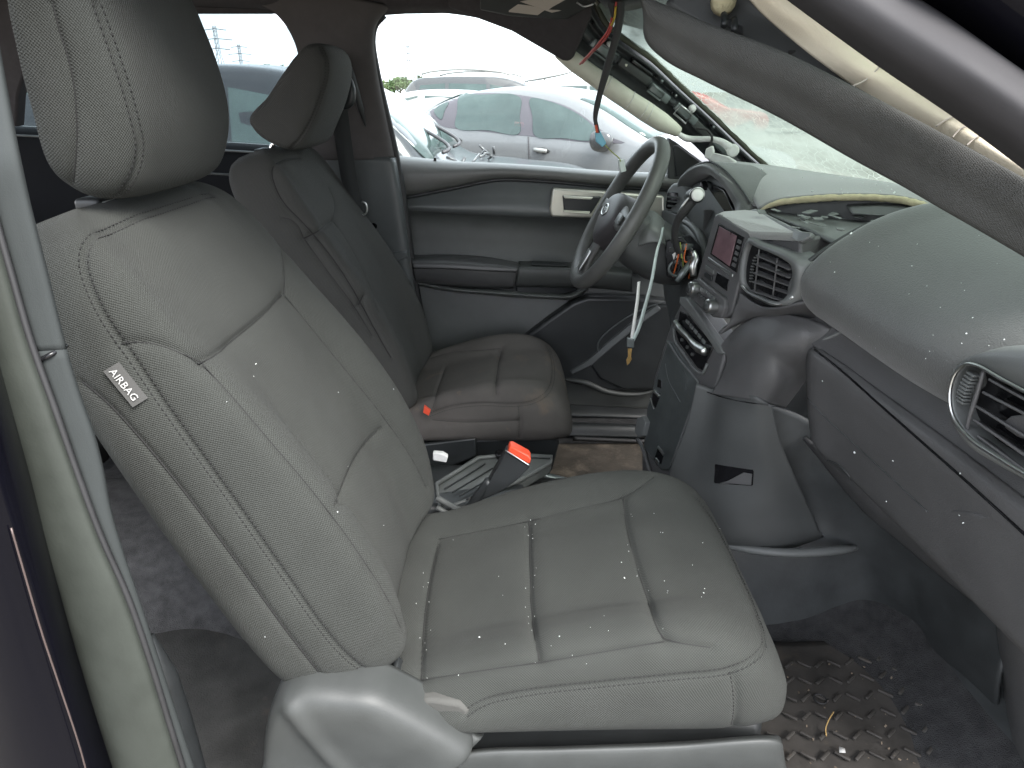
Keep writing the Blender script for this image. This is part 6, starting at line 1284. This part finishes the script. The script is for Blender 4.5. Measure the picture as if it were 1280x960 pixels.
TL = [(352, 150, 6.0, 8, 'leaf', 'bright green tree left end of the row in the rear window'), (372, 150, 7.0, 9, 'leaf', 'round green tree beside the far headrest'), (392, 160, 8.0, 10, 'leaf', 'tall green tree behind the far headrest'), (414, 150, 7.2, 9, 'leaf', 'green tree between the far headrest and the belt anchor'), (433, 155, 6, 9, 'leaf', 'green tree hidden by the far pillar'),
      (485, 170, 4.6, 8, 'leaf', 'small green tree at the left end of the front window'), (500, 180, 4.6, 9, 'leaf2', 'low tree just above the dark grey SUV tail'), (672, 190, 4.4, 9, 'leaf2', 'low dull tree above the silver sedan roof'), (690, 200, 4.2, 9, 'leaf2', 'low dull tree right of the bent strip'), (706, 200, 4.4, 9, 'leaf2', 'low dull tree just left of the hanging wire loom'), (722, 200, 4.0, 9, 'leaf2', 'low dull tree behind the hanging wire loom'), (526, 230, 6.8, 5, 'leaf2', 'dark round treetop above the grey SUV roof')]
for t in TL: tree(t[0], t[1], t[2], t[3], M[t[4]], t[5])
# ------------------------------------------------------------------ broken glass strewn over seat and dash
M['crumb'] = mat('glass_crumb', (.72, .76, .74), .25, spec=.6)
def crumbs(name, label, tree, regions, hmin=.0004, hmax=.0009):
    mb = MB()
    for (u0, v0, u1, v1, n, big) in regions:
        for _ in range(n):
            h = tree.ray_cast(O_CAM, Vector(ray(random.uniform(u0, u1), random.uniform(v0, v1))).normalized())
            if h[0] is None: continue
            s_ = random.uniform(hmin, hmax) * (1 + (random.random() < big) * 1.1); q = np.linalg.qr(np.random.randn(3, 3))[0]
            mb.box(np.array(h[0]) + A(0, 0, s_ * .35), (s_ * random.uniform(1, 2), s_ * random.uniform(.8, 1.4), s_ * .8), q)
    return mb.build(name, M['crumb'], None, smooth=False, label=label, kind='stuff')
crumbs('glass_crumbs', 'tiny white glass crumbs scattered on the near seat cushion', pc_tree, [(560, 640, 900, 850, 20, .1), (655, 650, 672, 830, 16, .1), (780, 630, 835, 800, 16, .1), (520, 700, 545, 850, 12, .1)])
crumbs('glass_crumbs', 'white glass crumbs scattered on the padded dash top', pd_tree, [(1010, 280, 1279, 440, 26, .1), (1100, 430, 1190, 520, 5, .1)], .0005, .0012)
crumbs('glass_crumbs', 'white glass crumbs on the far dash top by the windscreen', dt_tree, [(940, 205, 1150, 250, 40, .3)], .0007, .0018)
crumbs('glass_crumbs', 'few white glass specks on the glove box panel', lp_tree, [(1000, 440, 1250, 700, 14, .1)], .0009, .002)
crumbs('glass_crumbs', 'few white glass specks on the near backrest', pb_tree, [(280, 450, 540, 800, 10, .0)], .0006, .0012)
# torn bits in the dash cavity
mb = MB()
for _ in range(34):
    p = A(random.uniform(.50, .74), random.uniform(1.14, 1.44), 1.224 + random.uniform(0, .012)); q = np.linalg.qr(np.random.randn(3, 3) * A(1, 1, .25))[0]
    mb.box(p, (random.uniform(.008, .03), random.uniform(.004, .018), .0015), ((math.cos(a := random.uniform(0, 3.1)), math.sin(a), .1), (-math.sin(a), math.cos(a), 0), (0, 0, 1)))
mb.build('torn_scraps', mat('torn_scraps', (.14, .15, .145), .7, noise=(40, .5)), None, smooth=False, label='torn grey plastic scraps lying in the open dash cavity', kind='stuff')
# litter on the near mat
mb = MB()
for _ in range(60):
    x, y = random.uniform(.46, .76), random.uniform(.64, .98); s_ = random.uniform(.001, .0032); q = np.linalg.qr(np.random.randn(3, 3))[0]
    mb.box((x, y, .396 + max(0, x - .60) ** 2), (s_ * 1.6, s_, s_ * .6), q)
mb.build('floor_grit', mat('grit', (.15, .12, .09), .9, noise=(90, .5)), None, smooth=False, label='gritty crumbs of dirt littering the near floor mat', kind='stuff')
wl = MB().tube([at(1042, 890, z=.398), at(1036, 900, z=.40), at(1032, 912, z=.40), at(1033, 920, z=.398)], .0012, 6, n=16)
wl.build('dry_twig', mat('straw', (.45, .30, .12), .8), None, label='thin straw-coloured twig on the near floor mat', cat='twig')
lf = MB(); c = at(1052, 938, z=.398)
lf.add([c + A(-.006, -.004, 0), c + A(.004, -.006, .002), c + A(.007, .003, .001), c + A(-.002, .006, .003)], [(0, 1, 2, 3)])
lf.build('paper_scrap', M['tagwhite'], None, label='small white paper scrap lying on the near floor mat', cat='scrap', solid=.0006)
